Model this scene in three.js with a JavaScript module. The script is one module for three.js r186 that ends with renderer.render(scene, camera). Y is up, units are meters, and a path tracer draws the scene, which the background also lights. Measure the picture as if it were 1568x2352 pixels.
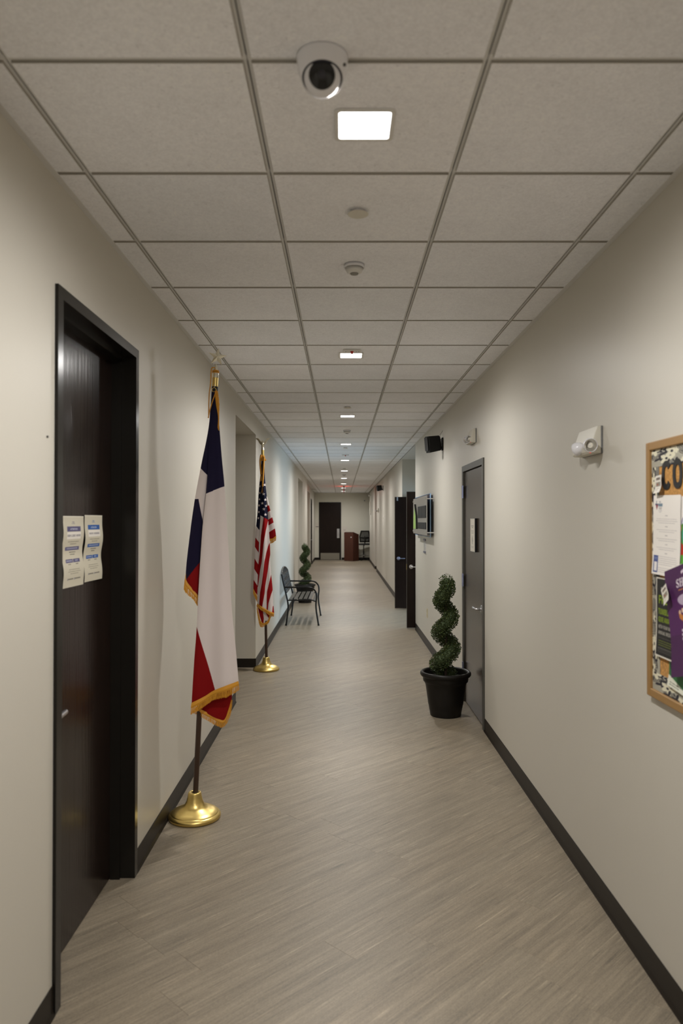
import * as THREE from 'three';
import { RoundedBoxGeometry } from 'three/addons/geometries/RoundedBoxGeometry.js';
import { mergeGeometries, mergeVertices } from 'three/addons/utils/BufferGeometryUtils.js';
import { RectAreaLightUniformsLib } from 'three/addons/lights/RectAreaLightUniformsLib.js';

// ---------------------------------------------------------------- camera, sky, lights, exposure
// Metres. X to the right, Y up, depth d along the corridor = -Z. Camera at d = 0, 1.66 m above the floor.
const scene = new THREE.Scene();
const camera = new THREE.PerspectiveCamera(69.14, 1568 / 2352, 0.05, 200);
camera.position.set(0, 1.659, 0);
camera.rotation.set(0.0114, 0, 0);
camera.focus = 6.0;
camera.userData.fStop = 2.6;
RectAreaLightUniformsLib.init();
const renderer = new THREE.WebGLRenderer({ antialias: true });
renderer.toneMapping = THREE.LinearToneMapping;
renderer.toneMappingExposure = 1.0;
renderer.shadowMap.enabled = true;
scene.background = new THREE.Color().setRGB(0.42, 0.66, 1.0);       // blue daylight outside the lobby window
scene.backgroundIntensity = 1.6;
const LAMP = { size: 0.15, color: new THREE.Color().setRGB(1.0, 0.975, 0.945), candela: 15.2, angle: 1.56, first: 2.165, step: 3.035 };   // diffused downlights, beam narrower than a bare panel
const DAY = { color: new THREE.Color().setRGB(0.52, 0.77, 1.0), intensity: 8 };

// ---------------------------------------------------------------- helpers
let seedState = 12345;
const rnd = () => { seedState = (seedState * 1664525 + 1013904223) >>> 0; return seedState / 4294967296; };
const V = (x, y, d) => new THREE.Vector3(x, y, -d);
const lin = (r, g, b) => new THREE.Color().setRGB(r, g, b);
const mat = (c, roughness = 0.6, metalness = 0, extra = {}) => new THREE.MeshStandardMaterial({ color: Array.isArray(c) ? lin(...c) : c, roughness, metalness, ...extra });
const satin = (c, roughness, spec, extra = {}) => new THREE.MeshPhysicalMaterial({ color: lin(...c), roughness, specularIntensity: spec, ...extra });
const used = new Map();
function numbered(name) {
  const n = used.get(name) ?? 0; used.set(name, n + 1);
  return n ? `${name}_${String(n).padStart(3, '0')}` : name;
}
function shade(m) { m.castShadow = true; m.receiveShadow = true; return m; }
function part(name, geo, material, parent, label) {
  const m = shade(new THREE.Mesh(Array.isArray(geo) ? join(geo) : geo, material)); m.name = name; parent.add(m);
  if (label) m.userData.label = label;
  return m;
}
function thing(name, label, category, [x, y, d] = [0, 0, 0], group) {
  const o = new THREE.Group(); o.name = numbered(name); o.position.set(x, y, -d);
  o.userData = { label, category }; if (group) o.userData.group = group;
  scene.add(o); return o;
}
function single(name, label, category, geo, material, [x, y, d] = [0, 0, 0], group) {
  const m = shade(new THREE.Mesh(Array.isArray(geo) ? join(geo) : geo, material)); m.name = numbered(name); m.position.set(x, y, -d);
  m.userData = { label, category }; if (group) m.userData.group = group;
  scene.add(m); return m;
}
function struct(name, label, geo, material) {
  const o = geo ? new THREE.Mesh(Array.isArray(geo) ? join(geo) : geo, material) : new THREE.Group();
  if (geo) shade(o);
  o.name = name; o.userData = { kind: 'structure', label }; scene.add(o); return o;
}
function copyOf(o, label, [x, y, d]) {
  const c = o.clone(); c.name = numbered(o.name.replace(/_\d{3}$/, '')); c.position.set(x, y, -d);
  c.userData = { ...o.userData, label }; scene.add(c); return c;
}
function join(list) {
  const keep = list.map((g) => {
    let h = g.index ? g.toNonIndexed() : g.clone();
    for (const k of Object.keys(h.attributes)) if (!['position', 'normal', 'uv'].includes(k)) h.deleteAttribute(k);
    if (!h.attributes.uv) h.setAttribute('uv', new THREE.BufferAttribute(new Float32Array(h.attributes.position.count * 2), 2));
    h.clearGroups?.(); return h;
  });
  return mergeGeometries(keep);
}
// box from extents, uv in metres
function box(x0, x1, y0, y1, d0, d1) {
  const g = new THREE.BoxGeometry(x1 - x0, y1 - y0, d1 - d0);
  g.translate((x0 + x1) / 2, (y0 + y1) / 2, -(d0 + d1) / 2);
  return metricUV(g);
}
function metricUV(g) {
  const p = g.attributes.position, n = g.attributes.normal, uv = new Float32Array(p.count * 2);
  for (let i = 0; i < p.count; i++) {
    const ax = Math.abs(n.getX(i)), ay = Math.abs(n.getY(i)), az = Math.abs(n.getZ(i));
    if (ax >= ay && ax >= az) { uv[i * 2] = p.getZ(i); uv[i * 2 + 1] = p.getY(i); }
    else if (ay >= az) { uv[i * 2] = p.getX(i); uv[i * 2 + 1] = p.getZ(i); }
    else { uv[i * 2] = p.getX(i); uv[i * 2 + 1] = p.getY(i); }
  }
  g.setAttribute('uv', new THREE.BufferAttribute(uv, 2)); return g;
}
function rbox(x0, x1, y0, y1, d0, d1, r = 0.004, s = 2) {
  const g = new RoundedBoxGeometry(x1 - x0, y1 - y0, d1 - d0, s, r);
  g.translate((x0 + x1) / 2, (y0 + y1) / 2, -(d0 + d1) / 2); return metricUV(g);
}
function tube(pts, r, seg = 24, sides = 8, closed = false) {
  return new THREE.TubeGeometry(new THREE.CatmullRomCurve3(pts, closed, 'centripetal'), seg, r, sides, closed);
}
function rod(a, b, r, r2 = r, sides = 16) {
  const len = a.distanceTo(b), g = new THREE.CylinderGeometry(r2, r, len, sides);
  g.translate(0, len / 2, 0);
  g.applyQuaternion(new THREE.Quaternion().setFromUnitVectors(new THREE.Vector3(0, 1, 0), b.clone().sub(a).normalize()));
  return g.translate(a.x, a.y, a.z);
}
const lathe = (pts, seg = 48) => new THREE.LatheGeometry(pts.map(([x, y]) => new THREE.Vector2(x, y)), seg);
function poly(pts) { const s = new THREE.Shape(); pts.forEach(([x, y], i) => (i ? s.lineTo(x, y) : s.moveTo(x, y))); s.closePath(); return s; }
function roundRect(w, h, r) {
  const s = new THREE.Shape(), x = -w / 2, y = -h / 2;
  s.moveTo(x + r, y); s.lineTo(x + w - r, y); s.absarc(x + w - r, y + r, r, -Math.PI / 2, 0); s.lineTo(x + w, y + h - r); s.absarc(x + w - r, y + h - r, r, 0, Math.PI / 2);
  s.lineTo(x + r, y + h); s.absarc(x + r, y + h - r, r, Math.PI / 2, Math.PI); s.lineTo(x, y + r); s.absarc(x + r, y + r, r, Math.PI, 1.5 * Math.PI); return s;
}
// profile in (X, Y) swept along depth d0..d1
function sweep(pts, d0, d1, bevel = 0) {
  const g = new THREE.ExtrudeGeometry(poly(pts), { depth: d1 - d0 - 2 * bevel, bevelEnabled: bevel > 0, bevelSize: bevel, bevelThickness: bevel, bevelSegments: 2 });
  return metricUV(g.translate(0, 0, -d1 + bevel));
}
// tiling value noise
function noiseGrid(seed) {
  let s = seed >>> 0; const t = new Float32Array(65536);
  for (let i = 0; i < t.length; i++) { s = (s * 1664525 + 1013904223) >>> 0; t[i] = s / 4294967296; }
  return (x, y, px, py) => {                                            // period px, py cells
    const x0 = Math.floor(x), y0 = Math.floor(y), fx = x - x0, fy = y - y0, sx = fx * fx * (3 - 2 * fx), sy = fy * fy * (3 - 2 * fy);
    const at = (a, b) => t[((((a % px) + px) % px) * 251 + (((b % py) + py) % py) * 8191) & 65535];
    const a = at(x0, y0), b = at(x0 + 1, y0), c = at(x0, y0 + 1), e = at(x0 + 1, y0 + 1);
    return a + (b - a) * sx + (c - a) * sy + (a - b - c + e) * sx * sy;
  };
}
function dataTexture(w, h, fn, srgb, rx = 1, ry = 1) {
  const data = new Uint8Array(w * h * 4), o = [0, 0, 0];
  for (let y = 0; y < h; y++) for (let x = 0; x < w; x++) {
    fn(x / w, y / h, o, x, y); const i = (y * w + x) * 4;
    for (let c = 0; c < 3; c++) data[i + c] = Math.max(0, Math.min(255, Math.round(o[c] * 255)));
    data[i + 3] = 255;
  }
  const t = new THREE.DataTexture(data, w, h); t.wrapS = t.wrapT = THREE.RepeatWrapping; t.magFilter = THREE.LinearFilter; t.minFilter = THREE.LinearMipmapLinearFilter; t.generateMipmaps = true;
  if (srgb) t.colorSpace = THREE.SRGBColorSpace;
  t.repeat.set(rx, ry); t.needsUpdate = true; return t;
}
function canvasTexture(w, h, draw) {
  const c = document.createElement('canvas'); c.width = w; c.height = h; draw(c.getContext('2d'), w, h);
  const t = new THREE.CanvasTexture(c); t.colorSpace = THREE.SRGBColorSpace; return t;
}

// ---------------------------------------------------------------- materials
const nA = noiseGrid(7), nB = noiseGrid(99), nC = noiseGrid(1234);
const wallBump = dataTexture(256, 256, (u, v, o) => { const a = nA(u * 64, v * 64, 64, 64) * 0.6 + nB(u * 128, v * 128, 128, 128) * 0.4; o[0] = o[1] = o[2] = a; }, false, 2.5, 2.5);
const M = {};
M.wall = mat([0.61, 0.58, 0.51], 0.42, 0, { bumpMap: wallBump, bumpScale: 0.00015 });
M.tile = (() => {
  const t = dataTexture(512, 512, (u, v, o, x, y) => {
    const f = nA(u * 128, v * 128, 128, 128), m = nB(u * 40, v * 40, 40, 40), c = nC(u * 5, v * 5, 5, 5), s = nC(u * 90 + 3, v * 90, 90, 90);
    const k = 0.982 + 0.05 * (f - 0.5) + 0.022 * (m - 0.5) + 0.02 * (c - 0.5) - (s > 0.94 ? 0.07 : 0);
    o[0] = k * 0.975; o[1] = k * 0.98; o[2] = k;
  }, true, 1.64, 1.64);
  const b = dataTexture(256, 256, (u, v, o) => { const f = nA(u * 100, v * 100, 100, 100) * 0.6 + nB(u * 50, v * 50, 50, 50) * 0.4; o[0] = o[1] = o[2] = f; }, false, 1.64, 1.64);
  return mat([1, 1, 1], 0.95, 0, { map: t, bumpMap: b, bumpScale: 0.001 });
})();
M.grid = mat([0.70, 0.70, 0.69], 0.5);
M.slot = mat([0.05, 0.05, 0.048], 0.7);
M.baseboard = satin([0.0165, 0.0125, 0.009], 0.42, 0.42);
M.tileEdge = mat([0.40, 0.38, 0.34], 0.95);
M.endWallBrightened = mat([0.72, 0.70, 0.60], 0.45, 0, { bumpMap: wallBump, bumpScale: 0.00015 });  // lighter cream stands in for light missing on the end wall
M.darkWood = (() => {
  const t = dataTexture(256, 512, (u, v, o) => { const g = nA(u * 64, v * 6, 64, 6) * 0.6 + nB(u * 128, v * 16, 128, 16) * 0.4; const k = 0.105 + 0.045 * (g - 0.5); o[0] = k * 1.26; o[1] = k * 0.92; o[2] = k * 0.78; }, true, 2, 0.6);
  const b = dataTexture(256, 512, (u, v, o) => { const g = nB(u * 128, v * 6, 128, 6); o[0] = o[1] = o[2] = g; }, false, 2, 0.6);
  return satin([1, 1, 1], 0.21, 0.42, { map: t, bumpMap: b, bumpScale: 0.0003 });
})();
M.darkFrame = satin([0.013, 0.0115, 0.0095], 0.22, 0.5);
M.brownDoor = satin([0.057, 0.043, 0.031], 0.22, 0.5);
M.greyFrame = satin([0.085, 0.081, 0.07], 0.4, 0.5);
M.steel = mat([0.62, 0.62, 0.64], 0.28, 1);
M.chrome = mat([0.80, 0.80, 0.81], 0.12, 1);
M.steelBlueReflection = mat([0.46, 0.52, 0.76], 0.28, 1);  // same steel, with a bluish reflection put into its colour
M.brass = mat([0.76, 0.57, 0.20], 0.33, 1);
M.goldChrome = mat([0.88, 0.84, 0.70], 0.12, 1);
M.black = satin([0.008, 0.008, 0.008], 0.5, 0.45);
M.blackGloss = mat([0.008, 0.008, 0.009], 0.12);
M.blackPlastic = satin([0.011, 0.0095, 0.008], 0.42, 0.5);
M.white = mat([0.72, 0.71, 0.68], 0.45);
M.whiteGloss = mat([0.80, 0.80, 0.84], 0.22);
M.offWhite = mat([0.66, 0.63, 0.54], 0.4);
M.paper = mat([0.72, 0.70, 0.67], 0.8, 0, { side: THREE.DoubleSide });
M.lens = new THREE.MeshStandardMaterial({ color: 0xffffff, roughness: 0.6, emissive: LAMP.color.clone(), emissiveIntensity: 5 });
M.redGlow = new THREE.MeshStandardMaterial({ color: 0x400000, roughness: 0.5, emissive: lin(1, 0.05, 0.02), emissiveIntensity: 1.1 });
M.clear = new THREE.MeshPhysicalMaterial({ color: 0xffffff, roughness: 0.05, transmission: 1, thickness: 0, ior: 1.45 });
M.cherry = (() => {
  const t = dataTexture(128, 256, (u, v, o) => { const g = nA(u * 32, v * 4, 32, 4) * 0.7 + nC(u * 64, v * 10, 64, 10) * 0.3; const k = 0.30 + 0.06 * (g - 0.5); o[0] = k; o[1] = k * 0.52; o[2] = k * 0.36; }, true, 2, 1);
  return mat([1, 1, 1], 0.4, 0, { map: t });
})();
M.poleWood = mat([0.045, 0.022, 0.012], 0.38);
M.fringe = mat([0.72, 0.33, 0.025], 0.55, 0, { side: THREE.DoubleSide });
M.cord = mat([0.68, 0.31, 0.03], 0.6);
M.iron = satin([0.008, 0.0075, 0.0068], 0.33, 0.5);
M.slat = satin([0.06, 0.054, 0.042], 0.34, 0.6);
M.castBack = satin([0.045, 0.042, 0.038], 0.42, 0.6);
M.soil = mat([0.02, 0.014, 0.01], 0.95);
M.foliageCore = mat([0.058, 0.083, 0.031], 0.8);
M.leaf = new THREE.MeshStandardMaterial({ color: 0xffffff, roughness: 0.38, side: THREE.DoubleSide });
// floor boards: taupe print with fine streaks along the board (u along 2.4 m, v across 0.8 m)
const floorMaps = [0, 1].map((k) => {
  const a = noiseGrid(31 + k), b = noiseGrid(57 + k), c = noiseGrid(77 + k), e = noiseGrid(101 + k);
  return dataTexture(1024, 1024, (u, v, o) => {
    const wob = 0.15 * (b(u * 6, v * 10, 6, 10) - 0.5);
    const w = v + wob * 0.02;
    const broad = a(u * 5, w * 22, 5, 22) - 0.5, mid = b(u * 12, w * 90, 12, 90) - 0.5, fine = c(u * 26, w * 330, 26, 330) - 0.5, grit = e(u * 600, v * 420, 600, 420) - 0.5;
    const st = a(u * 14 + 5, w * 240, 14, 240), dk = c(u * 14, w * 210, 14, 210);
    let k = 0.512 + 0.045 * broad + 0.06 * mid + 0.07 * fine + 0.085 * grit;
    if (st > 0.84) k += 0.85 * (st - 0.84);
    if (dk > 0.85) k -= 0.75 * (dk - 0.85);
    o[0] = k * 1.035; o[1] = k * 0.95; o[2] = k * 0.815;
  }, true, 1 / 2.4, 1 / 0.8);
});
const floorBump = dataTexture(512, 512, (u, v, o) => { o[0] = o[1] = o[2] = nA(u * 40, v * 240, 40, 240) * 0.6 + nB(u * 220, v * 220, 220, 220) * 0.4; }, false, 1 / 1.2, 1 / 0.6);
M.boards = [[1, 1, 1, 0], [0.975, 0.972, 0.97, 1], [1.0, 0.99, 0.98, 1], [0.985, 0.988, 0.99, 0]].map(([r, g, b, k]) =>
  mat([r, g, b], 0.44, 0, { map: floorMaps[k], bumpMap: floorBump, bumpScale: 0.0005 }));

// ---------------------------------------------------------------- structure
const L = -0.97, R = 1.13, RF = 1.15, LB = -1.13, H = 2.82, END = 31.3, TOP = 2.86;
{
  // outer shell
  struct('wall_left', 'long pale beige corridor wall behind the two flags', [
    box(LB, L, 0, TOP, -5, 2.53), box(LB, L, 2.44, TOP, 2.53, 3.49), box(LB, L, 0, TOP, 3.49, 6.80), box(LB, L, 2.63, TOP, 6.80, 8.41),
    box(LB, L, 0, TOP, 8.41, 16.6), box(LB, L, 2.62, TOP, 16.6, 18.5), box(LB, L, 0, TOP, 18.5, 21.1),
    box(LB - 0.16, LB, 2.64, TOP, 21.1, 26.6), box(LB - 0.16, LB, 0, TOP, 26.6, 27.2), box(LB - 0.16, LB, 2.44, TOP, 27.2, 28.2), box(LB - 0.16, LB, 0, TOP, 28.2, END + 0.2),
  ], M.wall);
  struct('wall_side_hall', 'beige walls of the openings branching off behind the flags', [
    box(-3.6, LB, 0, TOP, 6.64, 6.80), box(-3.6, LB, 0, TOP, 8.41, 8.57), box(-3.76, -3.6, 0, TOP, 6.64, 8.57), box(-3.6, LB, 2.63, TOP, 6.80, 8.41),
    box(-3.0, LB, 0, TOP, 16.44, 16.6), box(-3.0, LB, 0, TOP, 18.5, 18.66), box(-3.16, -3.0, 0, TOP, 16.44, 18.66), box(-3.0, LB, 2.62, TOP, 16.6, 18.5),
    box(-3.2, LB, 0, TOP, 20.94, 21.1), box(-3.2, LB - 0.16, 0, TOP, 26.6, 26.76), box(-3.36, -3.2, 0, TOP, 20.94, 26.76), box(-3.2, LB - 0.16, 2.64, TOP, 21.1, 26.6),
    box(-1.6, LB - 0.16, 0, TOP, 27.04, 27.2), box(-1.6, LB - 0.16, 0, TOP, 28.2, 28.36), box(-1.76, -1.6, 0, TOP, 27.04, 28.36),
    box(-1.5, LB, 0, TOP, 2.3, 2.46), box(-1.5, LB, 0, TOP, 3.56, 3.72), box(-1.66, -1.5, 0, TOP, 2.3, 3.72),
  ], M.wall);
  struct('wall_right', 'long pale beige corridor wall with metal door and cork board', [
    box(R, R + 0.16, 0, TOP, -5, 5.89), box(R, R + 0.16, 2.14, TOP, 5.89, 6.89), box(R, R + 0.16, 0, TOP, 6.89, 11.36),
    box(R + 0.16, 2.1, 0, TOP, 11.20, 11.36), box(RF, 2.1, 0, TOP, 14.08, 14.24), box(1.95, 2.1, 0, TOP, 11.36, 11.62), box(1.95, 2.1, 0, TOP, 13.82, 14.08), box(1.95, 2.1, 2.12, TOP, 11.62, 13.82),
    box(RF, RF + 0.16, 0, TOP, 14.24, 24.5), box(RF + 0.16, 1.9, 0, TOP, 24.34, 24.5), box(1.75, 1.9, 0, TOP, 24.5, 25.4), box(RF, 1.9, 0, TOP, 25.4, 25.56), box(RF, RF + 0.16, 0, TOP, 25.56, 30.4),
    box(RF + 0.16, 2.4, 0, TOP, 30.24, 30.4), box(2.4, 2.56, 0, TOP, 30.24, END + 0.2),
    box(R + 0.16, 1.6, 0, TOP, 5.7, 5.86), box(R + 0.16, 1.6, 0, TOP, 6.92, 7.08), box(1.6, 1.76, 0, TOP, 5.7, 7.08),
  ], M.wall);
  struct('wall_far', 'beige end wall around the far dark door', [box(LB - 0.3, -0.93, 0, TOP, END, END + 0.2), box(-0.03, 2.56, 0, TOP, END, END + 0.2), box(-0.93, -0.03, 2.42, TOP, END, END + 0.2), box(-0.93, -0.03, 0, 2.42, END + 0.12, END + 0.2)], M.endWallBrightened);
  struct('wall_back', 'beige wall closing the corridor behind the viewer', [box(LB, R + 0.16, 0, TOP, -5.2, -5)], M.wall);
  // sunlit lobby beyond the open doors
  struct('wall_lobby', 'pale walls of the daylit lobby beyond the open doors', [
    box(2.1, 5.4, 0, TOP, 9.84, 10), box(2.1, 5.4, 0, TOP, 15.5, 15.66), box(1.95, 2.1, 0, TOP, 9.84, 11.36), box(1.95, 2.1, 0, TOP, 14.08, 15.66),
    box(5.2, 5.4, 0, TOP, 10, 10.8), box(5.2, 5.4, 0, TOP, 14.7, 15.5), box(5.2, 5.4, 0, 0.25, 10.8, 14.7), box(5.2, 5.4, 2.5, TOP, 10.8, 14.7),
  ], M.wall);
  const w = struct('window_1', 'wide lobby window letting blue daylight in');
  part('pane', box(5.295, 5.305, 0.25, 2.5, 10.8, 14.7), M.clear, w);
  for (const d of [10.8, 12.07, 13.34, 14.64]) part('mullion', box(5.25, 5.35, 0.25, 2.5, d, d + 0.06), M.darkFrame, w);
  part('sill', box(5.12, 5.4, 0.21, 0.25, 10.8, 14.7), M.white, w);
  const sky = new THREE.RectAreaLight(DAY.color, DAY.intensity, 3.8, 2.2);
  sky.position.set(5.1, 1.38, -12.75); sky.rotation.y = Math.PI / 2; sky.name = 'window_daylight'; scene.add(sky);   // faces -X

  // ceiling: slab, lay-in tiles and T grid
  const ceiling = struct('ceiling', 'suspended ceiling of square white mineral tiles', [
    box(-3.8, 5.4, TOP, TOP + 0.1, -5.2, END + 0.2), box(L, R, H + 0.001, TOP, -5, -1.8), box(R, 1.95, H, TOP, 11.36, 14.08), box(2.1, 5.2, H, TOP, 10, 15.5), box(LB, L, H, TOP, 28.3, END), box(RF, 2.4, H, TOP, 30.4, END), box(RF, 1.75, H, TOP, 24.5, 25.4),
  ], M.wall);
  ceiling.material = [M.grid][0];
  const T = 0.6096, cols = [L + 0.012, -0.849, -0.239, 0.370, 0.980, R - 0.012], row0 = 1.863, k0 = -6, k1 = 48, gap = 0.0105, drop = 0.008;
  const shapes = cols.slice(0, 5).map((c, i) => {
    const w = cols[i + 1] - c - (i === 0 || i === 4 ? gap : 2 * gap), h = T - 2 * gap, b = 0.0012;
    const g = new THREE.ExtrudeGeometry(poly([[-w / 2 + b, -h / 2 + b], [w / 2 - b, -h / 2 + b], [w / 2 - b, h / 2 - b], [-w / 2 + b, h / 2 - b]]), { depth: 0.012, bevelEnabled: true, bevelSize: b, bevelThickness: b, bevelSegments: 1 });
    g.rotateX(Math.PI / 2); g.translate(0, 0.0132, 0);                  // bottom face at y = 0
    return metricUV(g);
  });
  const shiftMaps = [0, 1, 2, 3].map((k) => { const m = M.tile.clone(); m.map = M.tile.map.clone(); m.map.offset.set(k * 0.37, k * 0.61); m.color = lin(...[[1, 1, 1], [0.975, 0.975, 0.975], [0.99, 0.985, 0.975], [0.96, 0.965, 0.965]][k]); return m; });
  const teeG = cols.slice(0, 5).map((c, i) => [box(c + 0.001, cols[i + 1] - 0.001, 0, 0.006, -0.012, 0.012)]);
  for (let k = k0; k <= k1; k++) for (let i = 0; i < 5; i++) {
    const x = (cols[i] + cols[i + 1]) / 2 + (i === 0 ? -gap / 2 : i === 4 ? gap / 2 : 0), d = row0 + (k + 0.5) * T;
    const m = part('ceiling_tile', shapes[i], [shiftMaps[Math.floor(rnd() * 4)], M.tileEdge], ceiling);
    m.position.set(x, H + 0.0003 * rnd(), -d);
  }
  const tees = teeG.map((g) => join(g));
  for (let k = k0; k <= k1 + 1; k++) for (let i = 0; i < 5; i++) { const m = part('cross_tee', tees[i], M.grid, ceiling); m.position.set(0, H + drop, -(row0 + k * T)); }
  for (const x of cols.slice(1, 5)) {
    part('main_runner', [box(x - 0.012, x - 0.002, H + drop - 0.0005, H + drop + 0.006, row0 + k0 * T, END), box(x + 0.002, x + 0.012, H + drop - 0.0005, H + drop + 0.006, row0 + k0 * T, END)], M.grid, ceiling);
    part('runner_slot', box(x - 0.005, x + 0.005, H + drop + 0.008, H + drop + 0.012, row0 + k0 * T, END), M.slot, ceiling);
  }
  struct('trim_1', 'white wall angle where ceiling meets the flag wall', sweep([[L, H - 0.002], [L + 0.022, H - 0.002], [L + 0.022, H + 0.002], [L, H + 0.02]], -1.8, 21.1), M.grid);
  struct('trim_2', 'white wall angle where ceiling meets the cork board wall', [sweep([[R, H - 0.002], [R - 0.022, H - 0.002], [R - 0.022, H + 0.002], [R, H + 0.02]], -1.8, 11.36), sweep([[RF, H - 0.002], [RF - 0.022, H - 0.002], [RF - 0.022, H + 0.002], [RF, H + 0.02]], 14.1, 24.5)], M.grid);
}

// floor: slab and diagonal boards
{
  const floor = struct('floor', 'taupe wood-look plank floor laid diagonally', box(-3.8, 5.4, -0.12, -0.003, -5.2, END + 0.2), M.boards[0]);
  const W = 0.178, LEN = 1.22, s = Math.SQRT1_2, clip = [-1.45, 1.97, -1.0, END];
  const cut = (p, axis, lim, sign) => {
    const out = [];
    for (let i = 0; i < p.length; i++) {
      const a = p[i], b = p[(i + 1) % p.length], fa = sign * (a[axis] - lim), fb = sign * (b[axis] - lim);
      if (fa >= 0) out.push(a);
      if ((fa >= 0) !== (fb >= 0)) { const t = fa / (fa - fb); out.push([a[0] + (b[0] - a[0]) * t, a[1] + (b[1] - a[1]) * t]); }
    }
    return out;
  };
  const toXD = (u, v) => [(u - v) * s, (u + v) * s], list = [];
  for (let j = -14; j < 150; j++) {
    const v0 = j * W, off = rnd() * LEN;
    for (let i = -4; i < 24; i++) {
      const u0 = i * LEN + off - 2, g = 0.0002;
      let p = [toXD(u0 + g, v0 + g), toXD(u0 + LEN - g, v0 + g), toXD(u0 + LEN - g, v0 + W - g), toXD(u0 + g, v0 + W - g)];
      p = cut(p, 0, clip[0], 1); if (p.length > 2) p = cut(p, 0, clip[1], -1); if (p.length > 2) p = cut(p, 1, clip[2], 1); if (p.length > 2) p = cut(p, 1, clip[3], -1);
      if (p.length < 3) continue;
      let a = 0, cx = 0, cd = 0; p.forEach((q, k) => { const r = p[(k + 1) % p.length]; a += q[0] * r[1] - r[0] * q[1]; cx += q[0] / p.length; cd += q[1] / p.length; });
      if (Math.abs(a) / 2 < 0.001) continue;
      list.push({ p, cx, cd, ru: rnd() * 2.4, rv: rnd() * 0.8, m: Math.floor(rnd() * 4) });
    }
  }
  const build = ({ p, ru, rv }) => {
    const pos = [], nor = [], uv = [], b = 0.0004, n = p.length;
    const cx = p.reduce((t, q) => t + q[0], 0) / n, cd = p.reduce((t, q) => t + q[1], 0) / n;
    const up = p.map(([x, d]) => { const l = Math.hypot(x - cx, d - cd) || 1; return [x - ((x - cx) / l) * b, d - ((d - cd) / l) * b]; });
    const put = (q, y, nx, ny, nz) => { pos.push(q[0], y, -q[1]); nor.push(nx, ny, nz); uv.push((q[0] + q[1]) * s + ru, (q[1] - q[0]) * s + rv); };
    for (let k = 1; k < n - 1; k++) { put(up[0], 0, 0, 1, 0); put(up[k], 0, 0, 1, 0); put(up[k + 1], 0, 0, 1, 0); }
    for (let k = 0; k < n; k++) {
      const a = p[k], c = p[(k + 1) % n], ua = up[k], uc = up[(k + 1) % n], ex = c[0] - a[0], ed = c[1] - a[1], l = Math.hypot(ex, ed) || 1, nx = ed / l, nz = ex / l;
      put(a, -0.003, nx, 0.5, nz); put(c, -0.003, nx, 0.5, nz); put(uc, 0, nx, 0.5, nz); put(a, -0.003, nx, 0.5, nz); put(uc, 0, nx, 0.5, nz); put(ua, 0, nx, 0.5, nz);
    }
    const g = new THREE.BufferGeometry();
    g.setAttribute('position', new THREE.Float32BufferAttribute(pos, 3)); g.setAttribute('normal', new THREE.Float32BufferAttribute(nor, 3)); g.setAttribute('uv', new THREE.Float32BufferAttribute(uv, 2));
    return g;
  };
  const inView = list.filter((q) => q.cx > -1.08 && q.cx < 1.26 && q.cd > 2.0).sort((a, b) => a.cd - b.cd).slice(0, 298), chosen = new Set(inView), rest = [[], [], [], []];
  for (const q of inView) part('floor_plank', build(q), M.boards[q.m], floor);
  for (const q of list) if (!chosen.has(q)) rest[q.m].push(build(q));
  rest.forEach((g, k) => { const m = part('far_planks', g, M.boards[k], floor); m.userData.kind = 'stuff'; });
}

// cove base
{
  const bh = 0.1, prof = (x, s) => [[x, 0], [x + s * 0.013, 0], [x + s * 0.011, 0.003], [x + s * 0.0045, 0.016], [x + s * 0.004, bh - 0.002], [x + s * 0.002, bh], [x, bh]];
  const face = (x0, x1, d) => box(x0, x1, 0, bh, d - 0.005, d);          // faces the viewer
  const run = (x, s, list) => list.map(([a, b]) => sweep(s > 0 ? prof(x, s) : prof(x, s).reverse(), a, b));
  struct('baseboard_left', 'dark brown cove base along the flag wall', [...run(L, 1, [[-5, 2.508], [3.51, 6.80], [8.41, 16.6], [18.5, 21.1]]), ...run(LB, 1, [[26.6, 27.15], [28.25, END]]), face(-3.6, L + 0.005, 8.41), face(-3, L + 0.005, 18.5), face(-3.2, LB + 0.005, 26.6), box(L - 0.6, L + 0.005, 0, bh, 6.80, 6.805)], M.baseboard);
  struct('baseboard_right', 'dark brown cove base along the cork board wall', [...run(R, -1, [[-5, 5.868], [6.91, 11.36]]), ...run(RF, -1, [[14.08, 24.5], [25.4, 30.4]]), face(RF - 0.005, 1.75, 25.4), face(RF - 0.005, 1.95, 14.08)], M.baseboard);
  struct('baseboard_far', 'dark cove base along the end wall', [face(LB, -0.95, END), face(0.0, 2.4, END)], M.baseboard);
}

// lever handle: rose on a face, lever pointing along +len in the local frame (rose axis = +z, lever = +x)
function lever(parent, material, len = 0.11) {
  const g = new THREE.Group(); g.name = 'handle'; parent.add(g);
  const rose = lathe([[0, 0.012], [0.026, 0.012], [0.031, 0.008], [0.033, 0], [0, 0]], 32).rotateX(Math.PI / 2);
  part('rose', rose, material, g);
  const arm = tube([new THREE.Vector3(0, 0, 0.008), new THREE.Vector3(0, 0, 0.045), new THREE.Vector3(0.012, 0, 0.058), new THREE.Vector3(0.04, 0, 0.06), new THREE.Vector3(len, 0, 0.056)], 0.0095, 28, 10);
  part('lever', [arm, new THREE.SphereGeometry(0.0095, 12, 8).translate(len, 0, 0.056)], material, g);
  return g;
}
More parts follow.
